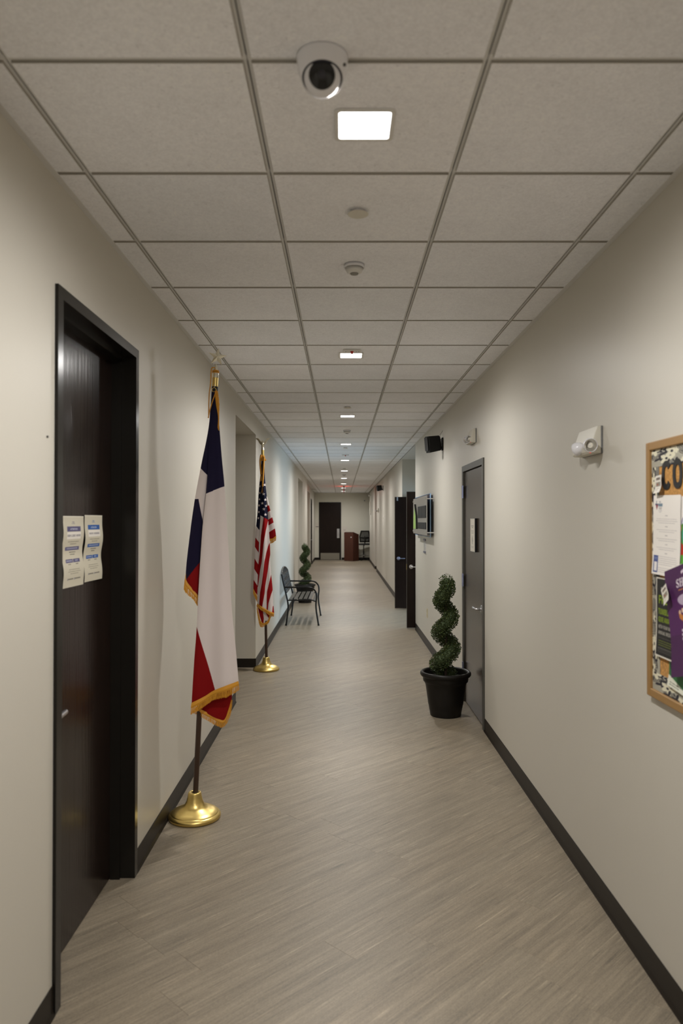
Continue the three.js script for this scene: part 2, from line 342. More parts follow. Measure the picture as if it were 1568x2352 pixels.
// near dark wood door in the flag wall
{
  const o = struct('door_1', 'dark brown wooden door with two notices, nearest on the flag wall');
  const fx = L + 0.012;
  part('jamb', [box(LB, fx, 0, 2.462, 2.508, 2.555), box(-1.07, -1.025, 0, 2.42, 2.555, 2.57)], M.darkFrame, o);
  part('jamb', [box(LB, fx, 0, 2.462, 3.465, 3.508), box(-1.07, -1.025, 0, 2.42, 3.45, 3.465)], M.darkFrame, o);
  part('frame_head', [box(LB, fx, 2.42, 2.462, 2.555, 3.465), box(-1.07, -1.025, 2.405, 2.42, 2.57, 3.45)], M.darkFrame, o);
  part('leaf', rbox(-1.115, -1.07, 0.006, 2.415, 2.558, 3.462, 0.002, 1), M.darkWood, o);
  part('latch_guard', rbox(-1.07, -1.015, 1.08, 1.69, 2.60, 2.655, 0.004), M.black, o);
  const h = lever(o, M.steel, 0.115); h.position.set(-1.07, 0.955, -2.625); h.rotation.y = Math.PI / 2;
  part('lever_end', rod(V(-1.01, 0.955, 2.60), V(-0.995, 0.955, 2.60), 0.008), M.steel, o);
}
// brown metal door beside the near topiary
{
  const o = struct('door_2', 'brown metal door in a grey frame beside the near topiary');
  const fx = R - 0.012;
  part('jamb', box(fx, R + 0.16, 0, 2.158, 5.873, 5.926), M.greyFrame, o);
  part('jamb', box(fx, R + 0.16, 0, 2.158, 6.843, 6.906), M.greyFrame, o);
  part('frame_head', box(fx, R + 0.16, 2.106, 2.158, 5.926, 6.843), M.greyFrame, o);
  part('door_stop', [box(R + 0.05, R + 0.16, 0, 2.106, 5.926, 5.94), box(R + 0.05, R + 0.16, 0, 2.106, 6.829, 6.843)], M.black, o);
  part('leaf', rbox(R + 0.003, R + 0.047, 0.012, 2.1, 5.932, 6.836, 0.002, 1), M.brownDoor, o);
  for (const y of [1.922, 1.112, 0.302]) {
    const hg = part('hinge', [rod(V(fx - 0.004, y - 0.058, 6.842), V(fx - 0.004, y + 0.058, 6.842), 0.0085, 0.0085, 14), box(fx - 0.003, fx, y - 0.058, y + 0.058, 6.842, 6.872), box(fx - 0.003, fx, y - 0.058, y + 0.058, 6.815, 6.842)], M.steelBlueReflection, o);
    hg.userData.label = 'steel butt hinge';
  }
  const h = lever(o, M.steel, 0.11); h.position.set(R + 0.003, 0.945, -5.99);
  h.rotation.set(0, -Math.PI / 2, Math.PI);
}
// far end door
{
  const o = struct('door_3', 'dark brown end door with steel kick plate and pull');
  const d = END;
  part('jamb', box(-0.95, -0.90, 0, 2.41, d - 0.012, d + 0.1), M.darkFrame, o);
  part('jamb', box(-0.065, -0.015, 0, 2.41, d - 0.012, d + 0.1), M.darkFrame, o);
  part('frame_head', box(-0.95, -0.015, 2.38, 2.43, d - 0.012, d + 0.1), M.darkFrame, o);
  part('leaf', box(-0.90, -0.065, 0.006, 2.38, d + 0.0, d + 0.045), M.darkWood, o);
  part('kick_plate', box(-0.88, -0.085, 0.015, 0.29, d - 0.004, d), mat([0.34, 0.32, 0.27], 0.4, 1), o, 'brushed steel kick plate');
  const p = part('pull_plate', rbox(-0.19, -0.088, 0.92, 1.31, d - 0.006, d, 0.002), M.steel, o, 'steel pull plate');
  part('pull_handle', tube([V(-0.14, 1.02, d - 0.004), V(-0.14, 1.03, d - 0.04), V(-0.14, 1.2, d - 0.04), V(-0.14, 1.21, d - 0.004)], 0.008, 24, 8), M.steel, p);
}
// two open leaves standing out of the lobby doorway
for (const [n, d, label, lv] of [['door_4', 11.42, 'nearer open dark door leaf beside the lobby opening', M.steel], ['door_5', 13.958, 'farther open dark door leaf beside the lobby opening', M.steelBlueReflection]]) {
  const o = struct(n, label);
  part('leaf', rbox(1.004, 1.92, 0.012, 2.102, d, d + 0.045, 0.002, 1), M.darkWood, o);
  part('edge_strip', box(1.0015, 1.004, 0.012, 2.102, d + 0.003, d + 0.042), M.greyFrame, o);
  part('latch_plate', box(0.999, 1.004, 0.90, 0.99, d + 0.01, d + 0.035), M.brass, o);
  for (const y of [0.3, 1.1, 1.85]) part('hinge', rod(V(1.925, y - 0.05, d + 0.05), V(1.925, y + 0.05, d + 0.05), 0.008), M.steel, o);
  const h = lever(o, lv, 0.11); h.position.set(1.07, 0.948, -d);
  if (n === 'door_5') part('door_tag', rbox(1.035, 1.062, 2.03, 2.098, d - 0.006, d, 0.002), mat([0.3, 0.32, 0.36], 0.4), o);
}
{
  const o = struct('door_6', 'dark door in the set-back wall close to the corridor end');
  part('jamb', box(LB - 0.16, LB + 0.012, 0, 2.46, 27.16, 27.22), M.darkFrame, o); part('jamb', box(LB - 0.16, LB + 0.012, 0, 2.46, 28.18, 28.24), M.darkFrame, o);
  part('frame_head', box(LB - 0.16, LB + 0.012, 2.41, 2.46, 27.22, 28.18), M.darkFrame, o);
  part('leaf', box(LB - 0.05, LB - 0.005, 0.006, 2.41, 27.22, 28.18), M.darkWood, o);
  const h = lever(o, M.steel); h.position.set(LB - 0.005, 0.95, -27.3); h.rotation.y = Math.PI / 2;
}

// ---------------------------------------------------------------- ceiling fittings
const ORD = ['nearest', 'second', 'third', 'fourth', 'fifth', 'sixth', 'seventh', 'eighth', 'ninth', 'tenth'];
{
  const ring = () => { const s = roundRect(0.172, 0.172, 0.014); s.holes.push(roundRect(0.152, 0.152, 0.01)); return new THREE.ExtrudeGeometry(s, { depth: 0.004, bevelEnabled: true, bevelSize: 0.001, bevelThickness: 0.001, bevelSegments: 1 }).rotateX(Math.PI / 2); };
  const lens = () => new THREE.ExtrudeGeometry(roundRect(0.152, 0.152, 0.01), { depth: 0.003, bevelEnabled: false }).rotateX(Math.PI / 2);
  const trimG = ring(), lensG = lens();
  for (let k = -2; k < 10; k++) {
    const label = k < 0 ? `square white LED ceiling light behind the viewer, ${k === -1 ? 'closer' : 'farther'} one` : `square white LED ceiling light, ${ORD[k]} in the row from the dome camera`;
    const o = thing('ceiling_light', label, 'ceiling light', [0.067, H - 0.001, LAMP.first + k * LAMP.step], 'LED lights down the middle of the ceiling');
    part('trim', trimG, M.white, o); part('lens', lensG, M.lens, o);
    const l = new THREE.SpotLight(LAMP.color, LAMP.candela, 0, LAMP.angle, 1, 2);
    l.position.set(0, -0.01, 0); l.target.position.set(0, -1, 0); l.shadow.radius = LAMP.size / 2 / 0.02; l.castShadow = true; l.name = 'panel_light'; l.target.name = 'aim'; o.add(l, l.target);
  }
  // concealed sprinkler covers
  const s0 = thing('sprinkler_cover', 'round white sprinkler cover plate, nearest on the ceiling', 'sprinkler', [0.062, H, 2.775], 'sprinkler covers along the ceiling');
  part('cup', lathe([[0.030, 0.001], [0.030, -0.012], [0.027, -0.012], [0.027, 0.001]], 32), M.steel, s0);
  part('cover_plate', lathe([[0, -0.0145], [0.036, -0.0145], [0.0395, -0.0125], [0.039, -0.0115], [0, -0.0115]], 40), M.offWhite, s0);
  copyOf(s0, 'round white sprinkler cover just before the third ceiling light', [0.062, H, 7.57]);
  copyOf(s0, 'round sprinkler cover just past the fourth ceiling light', [0.062, H, 11.82]);
  copyOf(s0, 'round sprinkler cover close to the sixth ceiling light', [0.062, H, 16.6]);
  // smoke detectors
  const s1 = thing('smoke_detector', 'small round white smoke detector, nearest on the ceiling', 'smoke detector', [0.058, H, 3.36], 'smoke detectors along the ceiling');
  part('base', lathe([[0, 0], [0.046, 0], [0.047, -0.012], [0.044, -0.016], [0, -0.016]], 40), M.whiteGloss, s1);
  part('cover', lathe([[0, -0.040], [0.024, -0.040], [0.034, -0.034], [0.043, -0.017], [0, -0.017]], 40), M.white, s1);
  part('sensor_vent', lathe([[0, -0.0445], [0.017, -0.0445], [0.019, -0.041], [0.019, -0.039], [0, -0.039]], 32), mat([0.25, 0.24, 0.22], 0.7), s1);
  copyOf(s1, 'round white smoke detector between the third and fourth ceiling lights', [0.07, H, 9.55]);
  copyOf(s1, 'round smoke detector between the sixth and seventh ceiling lights', [0.066, H, 18.7]);
  // ceiling strobes
  const s2 = thing('ceiling_strobe', 'flat white alarm strobe with red lens before the second light', 'alarm strobe', [0.071, H, 5.045], 'alarm strobes on the ceiling');
  part('plate', rbox(-0.062, 0.062, -0.012, 0, -0.03, 0.03, 0.004), M.white, s2);
  part('red_lens', rbox(-0.010, 0.010, -0.026, -0.011, -0.02, 0.014, 0.004), new THREE.MeshStandardMaterial({ color: lin(0.5, 0.03, 0.02), roughness: 0.25 }), s2);
  for (const x of [-0.042, 0.03, 0.046]) part('screw', lathe([[0, -0.014], [0.004, -0.013], [0.004, -0.011], [0, -0.011]], 10).translate(x, 0, 0), mat([0.15, 0.15, 0.14], 0.5), s2);
  copyOf(s2, 'white alarm strobe with red lens before the fifth light', [0.07, H, 13.1]);
}
// near dome camera
{
  const o = thing('dome_camera', 'white turret security camera with black lens on the ceiling', 'camera', [-0.048, H, 1.85]);
  const cup = lathe([[0.04, -0.05], [0.0475, -0.056], [0.053, -0.054], [0.0615, -0.030], [0.0645, -0.006], [0.0635, 0], [0, 0]], 64), cp = cup.attributes.position;   // rim slants up towards the lens
  for (let i = 0; i < cp.count; i++) cp.setY(i, cp.getY(i) + (-cp.getY(i) / 0.056) * cp.getZ(i) * 0.40);
  cup.computeVertexNormals(); const shell = M.whiteGloss.clone(); shell.side = THREE.DoubleSide;
  part('base', cup, shell, o);
  const tilt = new THREE.Vector3(0, -0.34, 0.94).normalize(), c = new THREE.Vector3(0, -0.0535, 0.004);
  const q = new THREE.Quaternion().setFromUnitVectors(new THREE.Vector3(0, 1, 0), tilt);
  const ball = lathe([[0, -0.046], ...Array.from({ length: 22 }, (_, i) => { const a = -Math.PI / 2 + (i + 1) * 0.097; return [0.046 * Math.cos(a), 0.046 * Math.sin(a)]; }), [0.034, 0.0305], [0.032, 0.029]], 56).applyQuaternion(q).translate(c.x, c.y, c.z);
  part('ball', ball, M.whiteGloss, o);
  part('gap_ring', new THREE.TorusGeometry(0.0475, 0.0035, 12, 64).rotateX(Math.PI / 2).rotateX(-0.38).translate(0, -0.053, 0.002), mat([0.02, 0.02, 0.035], 0.5), o);
  const eye = part('lens_cover', lathe([[0.0325, 0.027], [0.032, 0.031], [0.026, 0.035], [0.014, 0.0375], [0, 0.038]], 48).applyQuaternion(q).translate(c.x, c.y, c.z), M.blackGloss, o);
  part('lens', lathe([[0, 0.0395], [0.009, 0.0385], [0.012, 0.036], [0, 0.036]], 32).applyQuaternion(q).translate(c.x, c.y, c.z), mat([0.02, 0.02, 0.03], 0.05), eye);
  part('set_screw', rod(new THREE.Vector3(0.054, -0.032, 0.022), new THREE.Vector3(0.0575, -0.033, 0.024), 0.004), mat([0.1, 0.1, 0.1], 0.5), o);
}
// exit sign seen edge-on
{
  const o = thing('exit_sign', 'thin red-lit exit sign hanging edge-on beyond the eighth light', 'exit sign', [0.082, H, 25.2]);
  part('canopy', rbox(-0.02, 0.02, -0.02, 0, -0.1, 0.1, 0.004), M.darkFrame, o);
  part('housing', rbox(-0.012, 0.012, -0.24, -0.02, -0.16, 0.16, 0.004), M.darkFrame, o);
  for (const s of [-1, 1]) {
    part('lit_face', box(s > 0 ? 0.012 : -0.0135, s > 0 ? 0.0135 : -0.012, -0.22, -0.04, -0.145, 0.145), M.redGlow, o);
    const l = new THREE.RectAreaLight(lin(1, 0.06, 0.03), 5.5, 0.29, 0.18); l.position.set(s * 0.016, -0.13, 0); l.rotation.y = -s * Math.PI / 2; l.name = 'sign_light'; o.add(l);
  }
}
// far cameras
{
  const o = thing('bullet_camera', 'tiny white security camera on the end wall above the chair', 'camera', [0.97, 2.50, END - 0.04], 'far security cameras');
  part('mount', new THREE.CylinderGeometry(0.04, 0.045, 0.03, 24).rotateX(Math.PI / 2).translate(0, 0, -0.025), M.white, o);
  part('ball', new THREE.SphereGeometry(0.042, 24, 16), M.white, o); part('lens', new THREE.SphereGeometry(0.02, 16, 12).translate(-0.01, -0.01, 0.03), M.blackGloss, o);
  const c = copyOf(o, 'tiny white security camera on the side wall close to the far ceiling', [RF - 0.06, 2.66, 29.6]); c.rotation.y = -0.9;
}
// ---------------------------------------------------------------- wall fittings on the cork board wall
function emergencyLight(label, pos, heads) {
  const o = thing('emergency_light', label, 'emergency light', pos, 'emergency lights on the wall');
  // local: x = 0 at the wall, body towards -x, depth from 0 (near end)
  part('back_plate', rbox(-0.008, 0, -0.062, 0.058, -0.004, 0.254, 0.003), mat([0.16, 0.16, 0.16], 0.5), o);
  part('housing', sweep([[-0.006, -0.058], [-0.046, -0.056], [-0.05, -0.05], [-0.05, -0.03], [-0.02, 0.054], [-0.006, 0.056]], 0, 0.25, 0.003), M.offWhite, o);
  for (const [d, ang] of heads) {
    const dir = new THREE.Vector3(-Math.sin(ang) * 0.5, -0.18, Math.cos(ang)).normalize(), q = new THREE.Quaternion().setFromUnitVectors(new THREE.Vector3(0, 1, 0), dir), c = new THREE.Vector3(-0.064, -0.03, -d);
    const h = part('lamp_head', lathe([[0, -0.035], [0.012, -0.034], [0.024, -0.022], [0.03, -0.004], [0.03, 0.008], [0.0275, 0.009], [0.0275, 0.004]], 32).applyQuaternion(q).translate(c.x, c.y, c.z), M.whiteGloss, o);
    part('reflector', lathe([[0.0275, 0.005], [0.02, -0.004], [0.008, -0.012], [0, -0.013]], 32).applyQuaternion(q).translate(c.x, c.y, c.z), M.chrome, h);
    part('bulb', new THREE.SphereGeometry(0.006, 12, 8).applyQuaternion(q).translate(c.x, c.y, c.z).translate(dir.x * -0.004, dir.y * -0.004, dir.z * -0.004), M.white, h);
    part('swivel', rod(new THREE.Vector3(-0.03, -0.03, -Math.max(d, 0.015)), new THREE.Vector3(-0.064, -0.03, -d), 0.012), M.offWhite, o);
  }
  part('indicator', new THREE.SphereGeometry(0.0045, 12, 8).translate(-0.046, -0.056, -0.02), M.redGlow, o, 'small red charge light');
  return o;
}
emergencyLight('white wall emergency light with two lamp heads beside the cork board', [R, 2.012, 3.212], [[-0.028, 0.05], [0.145, 2.2]]);
emergencyLight('white emergency light high on the wall above the brown metal door', [R, 2.375, 6.215], [[0.02, 0.1], [0.11, 0.9]]);
emergencyLight('small far emergency light on the wall past the open doors', [RF, 1.985, 22.9], [[0.045, 0.1], [0.20, 2.4]]);
function speaker(label, pos, k) {
  const o = thing('wall_speaker', label, 'speaker', pos, 'black speakers on the wall');
  // local: x = 0 at the wall
  part('bracket', [rbox(-0.014, 0, -0.075, 0.065, -0.03, 0.03, 0.002), rod(V(-0.01, -0.045, 0), V(-0.05, -0.045, 0), 0.012)], M.black, o);
  part('bracket_arm', rbox(-0.026, -0.018, -0.07, 0.055, -0.006, 0.006, 0.002), M.steel, o);
  const body = new THREE.Group(); body.name = 'cabinet'; body.position.set(-0.105, 0, 0); body.rotation.set(0.05, 0.28, 0.18); body.scale.setScalar(k); o.add(body);
  const g = new THREE.ExtrudeGeometry(poly([[-0.075, -0.085], [-0.06, 0.085], [0.055, 0.075], [0.065, 0.06], [0.065, -0.06], [0.05, -0.08]]), { depth: 0.10, bevelEnabled: true, bevelSize: 0.006, bevelThickness: 0.006, bevelSegments: 2 }).translate(0, 0, -0.05);
  part('shell', g, M.black, body);
  part('grille', rbox(-0.088, -0.08, -0.075, 0.075, -0.045, 0.045, 0.003).rotateZ(-0.09), mat([0.02, 0.02, 0.02], 0.75), body);
  part('cable', tube([V(-0.03, 0.05, 0), V(-0.03, 0.1, 0.0), V(-0.01, 0.13, 0.01), V(0.001, 0.15, 0.01)], 0.0025, 16, 6), mat([0.25, 0.25, 0.24], 0.6), o);
  return o;
}
speaker('black tilted speaker high on the wall beyond the brown door', [R, 2.515, 8.28], 1);
speaker('small black speaker high on the wall past the open doors', [RF, 2.555, 20.45], 0.86);

// standoff sign
{
  const o = thing('standoff_sign', 'large brushed-metal sign on blue acrylic with green spire emblem', 'sign', [R, 1.72, 10.05]);
  const y0 = -0.265, y1 = 0.27;
  part('acrylic_panel', box(-0.036, -0.026, y0, y1, -0.86, 0.98), mat([0.012, 0.035, 0.13], 0.12), o, 'dark blue acrylic backing');
  const edge = mat([0.40, 0.64, 0.95], 0.25);  // daylight catching the acrylic edges is painted into this pale blue
  part('acrylic_daylit_edge', box(-0.038, -0.024, y0 - 0.004, y1 + 0.004, -0.868, -0.86), edge, o, 'acrylic edge with daylight painted in as pale blue');
  part('acrylic_daylit_edge', box(-0.038, -0.024, y1, y1 + 0.005, -0.86, 0.98), edge, o); part('acrylic_daylit_edge', box(-0.038, -0.024, y0 - 0.005, y0, -0.86, 0.98), edge, o);
  part('metal_panel', rbox(-0.094, -0.088, -0.245, 0.245, -1.03, 0.68, 0.002, 1), mat([0.40, 0.38, 0.35], 0.36, 0.75), o, 'grey brushed metal face');
  for (const d of [-1.0, 0.65]) for (const y of [-0.21, 0.205]) part('standoff', [rod(V(-0.1, y, d), V(-0.002, y, d), 0.007), rod(V(-0.104, y, d), V(-0.094, y, d), 0.012)], M.chrome, o);
  const sp = new THREE.ExtrudeGeometry(poly([[-0.235, -0.178], [0.235, -0.178], [0.2, 0.0], [0.0, 0.165], [-0.2, 0.0]]), { depth: 0.008, bevelEnabled: false });
  sp.rotateY(-Math.PI / 2); sp.translate(-0.094, 0, -0.36);
  part('spire_emblem', sp, mat([0.32, 0.52, 0.10], 0.5), o, 'pale green spire emblem');
  part('emblem_edge', new THREE.ExtrudeGeometry(poly([[0.235, -0.178], [0.285, -0.178], [0.25, 0.0], [0.05, 0.165], [0.0, 0.165], [0.2, 0.0]]), { depth: 0.02, bevelEnabled: false }).rotateY(-Math.PI / 2).translate(-0.094, 0, -0.36), M.black, o);
  // black raised lettering, illegible at this angle: upright strokes
  for (const [ya, yb, ws] of [[-0.03, 0.125, [0.1, 0.13, 0.17, 0.13, 0.17, 0.13]], [-0.17, -0.085, [0.09, 0.06, 0.12, 0.12, 0.15, 0.12, 0.15]]]) {
    let d = -0.02;
    for (const w of ws) { part('letter', rbox(-0.102, -0.094, ya, yb, d - w, d, 0.003, 1), M.black, o); d -= w + 0.018; }
  }
}
// little sign below it
{
  const o = thing('room_plate', 'small narrow clear room plate under the standoff sign', 'sign', [R, 1.315, 10.06]);
  part('plate', rbox(-0.006, 0, -0.1, 0.1, -0.11, 0.11, 0.002), M.whiteGloss, o);
  part('insert', box(-0.0075, -0.006, -0.06, 0.055, -0.10, 0.10), mat([0.38, 0.37, 0.34], 0.5), o);
  for (const y of [-0.083, 0.083]) part('end_cap', rbox(-0.012, -0.004, y - 0.013, y + 0.013, -0.112, 0.112, 0.002), mat([0.10, 0.11, 0.16], 0.35), o);
}
// door placard
function printed(w, h, texture, back = M.paper, t = 0.0006) {
  const g = new THREE.BoxGeometry(w, h, t), m = new THREE.MeshStandardMaterial({ map: texture, roughness: 0.6 });
  return [g, [back, back, back, back, m, back]];
}
function grayLines(c, x, y, w, n, step, col, seedv, center = true, lw = 2) {
  c.fillStyle = col; let s = seedv;
  for (let i = 0; i < n; i++) {
    s = (s * 16807) % 2147483647; const f = i === n - 1 ? 0.45 + 0.3 * (s / 2147483647) : 0.85 + 0.15 * (s / 2147483647), ww = w * f, x0 = center ? x + (w - ww) / 2 : x;
    let p = x0; while (p < x0 + ww) { s = (s * 16807) % 2147483647; const word = 8 + 22 * (s / 2147483647); c.fillRect(p, y + i * step, Math.min(word, x0 + ww - p), lw); p += word + 5; }
  }
}
{
  const t = canvasTexture(432, 560, (c, w, h) => {
    c.fillStyle = '#d6d1c4'; c.fillRect(0, 0, w, h); c.strokeStyle = '#8f8a80'; c.lineWidth = 3; c.strokeRect(8, 8, w - 16, h - 16);
    grayLines(c, 70, 120, 290, 2, 26, '#777268', 5, true, 12); grayLines(c, 60, 200, 310, 3, 22, '#8a857b', 9, true, 7);
    c.fillStyle = '#a9a79a'; c.beginPath(); c.moveTo(216, 280); c.lineTo(290, 380); c.lineTo(240, 400); c.lineTo(250, 440); c.lineTo(170, 430); c.lineTo(150, 340); c.fill(); grayLines(c, 80, 470, 280, 2, 20, '#8a857b', 15, true, 6);
  });
  const o = thing('door_placard', 'white paper sign in a holder on the brown metal door', 'sign', [R - 0.001, 1.535, 6.31]);
  part('holder', rbox(-0.016, 0.003, -0.142, 0.142, -0.105, 0.105, 0.002), M.black, o);
  const [g, m] = printed(0.208, 0.28, t); const s = part('sheet', g, m, o); s.rotation.y = -Math.PI / 2; s.position.set(-0.0175, 0, 0);
}
single('wall_screw', 'tiny dark screw in the wall beside the near door frame', 'screw', lathe([[0, 0.006], [0.003, 0.005], [0.0045, 0.002], [0.002, 0], [0, 0]], 12).rotateZ(-Math.PI / 2), mat([0.08, 0.075, 0.07], 0.5, 0.5), [L, 1.935, 2.445]);
// yellow mark low on the wall and the far wall papers
{
  const ol = thing('outlet_plate', 'ivory outlet plate low on the wall behind the near topiary', 'outlet', [R, 0.44, 9.8]);
  part('plate', rbox(-0.006, 0, -0.06, 0.06, -0.037, 0.037, 0.002), mat([0.60, 0.53, 0.33], 0.5), ol);
  for (const y of [-0.028, 0.028]) part('socket', rbox(-0.008, -0.005, y - 0.017, y + 0.017, -0.017, 0.017, 0.001), mat([0.52, 0.46, 0.28], 0.5), ol);
  const t = canvasTexture(216, 280, (c, w, h) => { c.fillStyle = '#dedad0'; c.fillRect(0, 0, w, h); grayLines(c, 25, 60, 165, 3, 22, '#8a8578', 3, true, 10); grayLines(c, 25, 150, 165, 5, 18, '#a09b90', 8, true, 5); });
  for (const [y, d, w, h, label] of [[1.66, 20.45, 0.4, 0.28, 'white paper notice, lower one on the wall past the open doors'], [1.72, 19.45, 0.3, 0.2, 'white paper notice closer to the open doors']]) {
    const [g, m] = printed(w, h, t); const o = single('wall_notice', label, 'notice', g, m, [RF - 0.002, y, d], 'notices past the open doors'); o.rotation.y = -Math.PI / 2;
  }
  const t2 = canvasTexture(160, 280, (c, w, h) => { c.fillStyle = '#d9d2c6'; c.fillRect(0, 0, w, h); c.fillStyle = '#2c2824'; c.beginPath(); c.arc(40, 185, 18, 0, 7); c.arc(115, 185, 20, 0, 7); c.fill(); c.fillRect(35, 178, 85, 14); c.fillStyle = '#b9b2a5'; c.fillRect(0, 96, w, 5); });
  const a = printed(0.155, 0.27, t2); single('room_sign', 'white sign with dark dots beside the far end door', 'sign', a[0], a[1], [-1.025, 1.44, END - 0.002]);
  const t3 = canvasTexture(216, 256, (c, w, h) => { c.fillStyle = '#ddd6cb'; c.fillRect(0, 0, w, h); c.strokeStyle = '#a49d92'; c.lineWidth = 6; c.beginPath(); c.moveTo(60, 100); c.quadraticCurveTo(108, 150, 160, 100); c.stroke(); grayLines(c, 60, 140, 100, 3, 18, '#a49d92', 4, true, 7); });
  const b = printed(0.22, 0.27, t3); single('wall_notice', 'white paper notice between the end door and the lectern', 'notice', b[0], b[1], [0.128, 1.27, END - 0.002]);
  single('wall_panel', 'plain pale cover box on the side wall at the corridor end', 'panel', rbox(-0.03, 0, -0.25, 0.25, -0.35, 0.35, 0.006), M.wall, [RF, 2.15, 29.4]);
}

// ---------------------------------------------------------------- notices on the near door
{
  const draw = (c, w, h, col, head, line, seedv) => {
    c.fillStyle = '#d3cdba'; c.fillRect(0, 0, w, h); c.fillStyle = '#e3decf'; c.fillRect(0, 0, w, 12);
    c.textAlign = 'center'; c.textBaseline = 'middle';
    c.strokeStyle = col; c.lineWidth = 4; c.beginPath(); c.moveTo(190, 72); c.lineTo(205, 60); c.lineTo(220, 72); c.stroke(); c.fillStyle = col; c.font = 'bold 22px sans-serif'; c.fillText('ıılı', 226, 66); c.fillRect(186, 80, 64, 4);
    c.fillStyle = col; c.fillRect(82, 112, 284, 54); c.fillStyle = '#cfd4e2'; c.font = 'bold 27px sans-serif'; c.fillText(head, 224, 140);
    c.fillStyle = '#efeae2'; c.fillRect(82, 172, 290, 76); c.fillStyle = '#34304f'; c.font = 'bold 30px sans-serif'; c.fillText(line, 227, 210, 274);
    grayLines(c, 96, 272, 264, 2, 24, '#8d8674', seedv, true, 9);
    c.fillStyle = col; c.fillRect(72, 330, 290, 38); c.fillStyle = '#b9bdd0'; for (let i = 0; i < 12; i++) c.fillRect(106 + i * 19, 342, 14, 12);
    grayLines(c, 150, 384, 150, 2, 24, '#4a453c', seedv + 3, true, 9);
    c.fillStyle = col; c.fillRect(72, 462, 146, 38); c.fillRect(226, 462, 140, 38); c.fillStyle = '#b9bdd0'; for (let i = 0; i < 6; i++) c.fillRect(90 + i * 19, 474, 14, 12); for (let i = 0; i < 3; i++) c.fillRect(266 + i * 20, 474, 15, 12);
    grayLines(c, 84, 512, 120, 1, 20, '#5c564b', seedv + 5, true, 9); grayLines(c, 238, 512, 120, 1, 20, '#5c564b', seedv + 6, true, 9);
    grayLines(c, 100, 570, 260, 3, 22, '#8d8674', seedv + 7, true, 7);
    c.fillStyle = '#3c3a78'; c.fillRect(92, 664, 9, 22); c.fillRect(232, 664, 9, 22); c.fillStyle = '#3e3a34'; for (let i = 0; i < 6; i++) { c.fillRect(108 + i * 18, 668, 14, 12); c.fillRect(248 + i * 20, 668, 16, 12); }
  };
  const sheets = [['#56527c', 'ATTENTION', 'NEW CLINIC HOURS', 2.948, 1.537, 'white clinic hours notice with purple bars, nearer of the door pair', 11, 0.0],
    ['#1d5aa8', 'ATENCIÓN', 'NUEVO HORARIO', 3.186, 1.542, 'white clinic hours notice with bright blue bars on the near door', 23, 1.3]];
  for (const [col, head, line, d, y, label, sv, ph] of sheets) {
    const tex = canvasTexture(448, 760, (c, w, h) => draw(c, w, h, col, head, line, sv));
    const g = new THREE.PlaneGeometry(0.216, 0.279, 8, 40), p = g.attributes.position;
    for (let i = 0; i < p.count; i++) { const v = p.getY(i) / 0.279 + 0.5; p.setZ(i, 0.008 + 0.0055 * Math.sin(v * 9.5 + ph) * Math.sin(Math.PI * Math.min(1, v * 1.1)) + 0.002 * Math.sin(p.getX(i) * 20)); }
    g.computeVertexNormals(); g.rotateY(Math.PI / 2);
    single('paper_notice', label, 'notice', g, new THREE.MeshStandardMaterial({ map: tex, roughness: 0.55, side: THREE.DoubleSide }), [-1.07, y, d], 'pair of notices on the near door');
  }
}
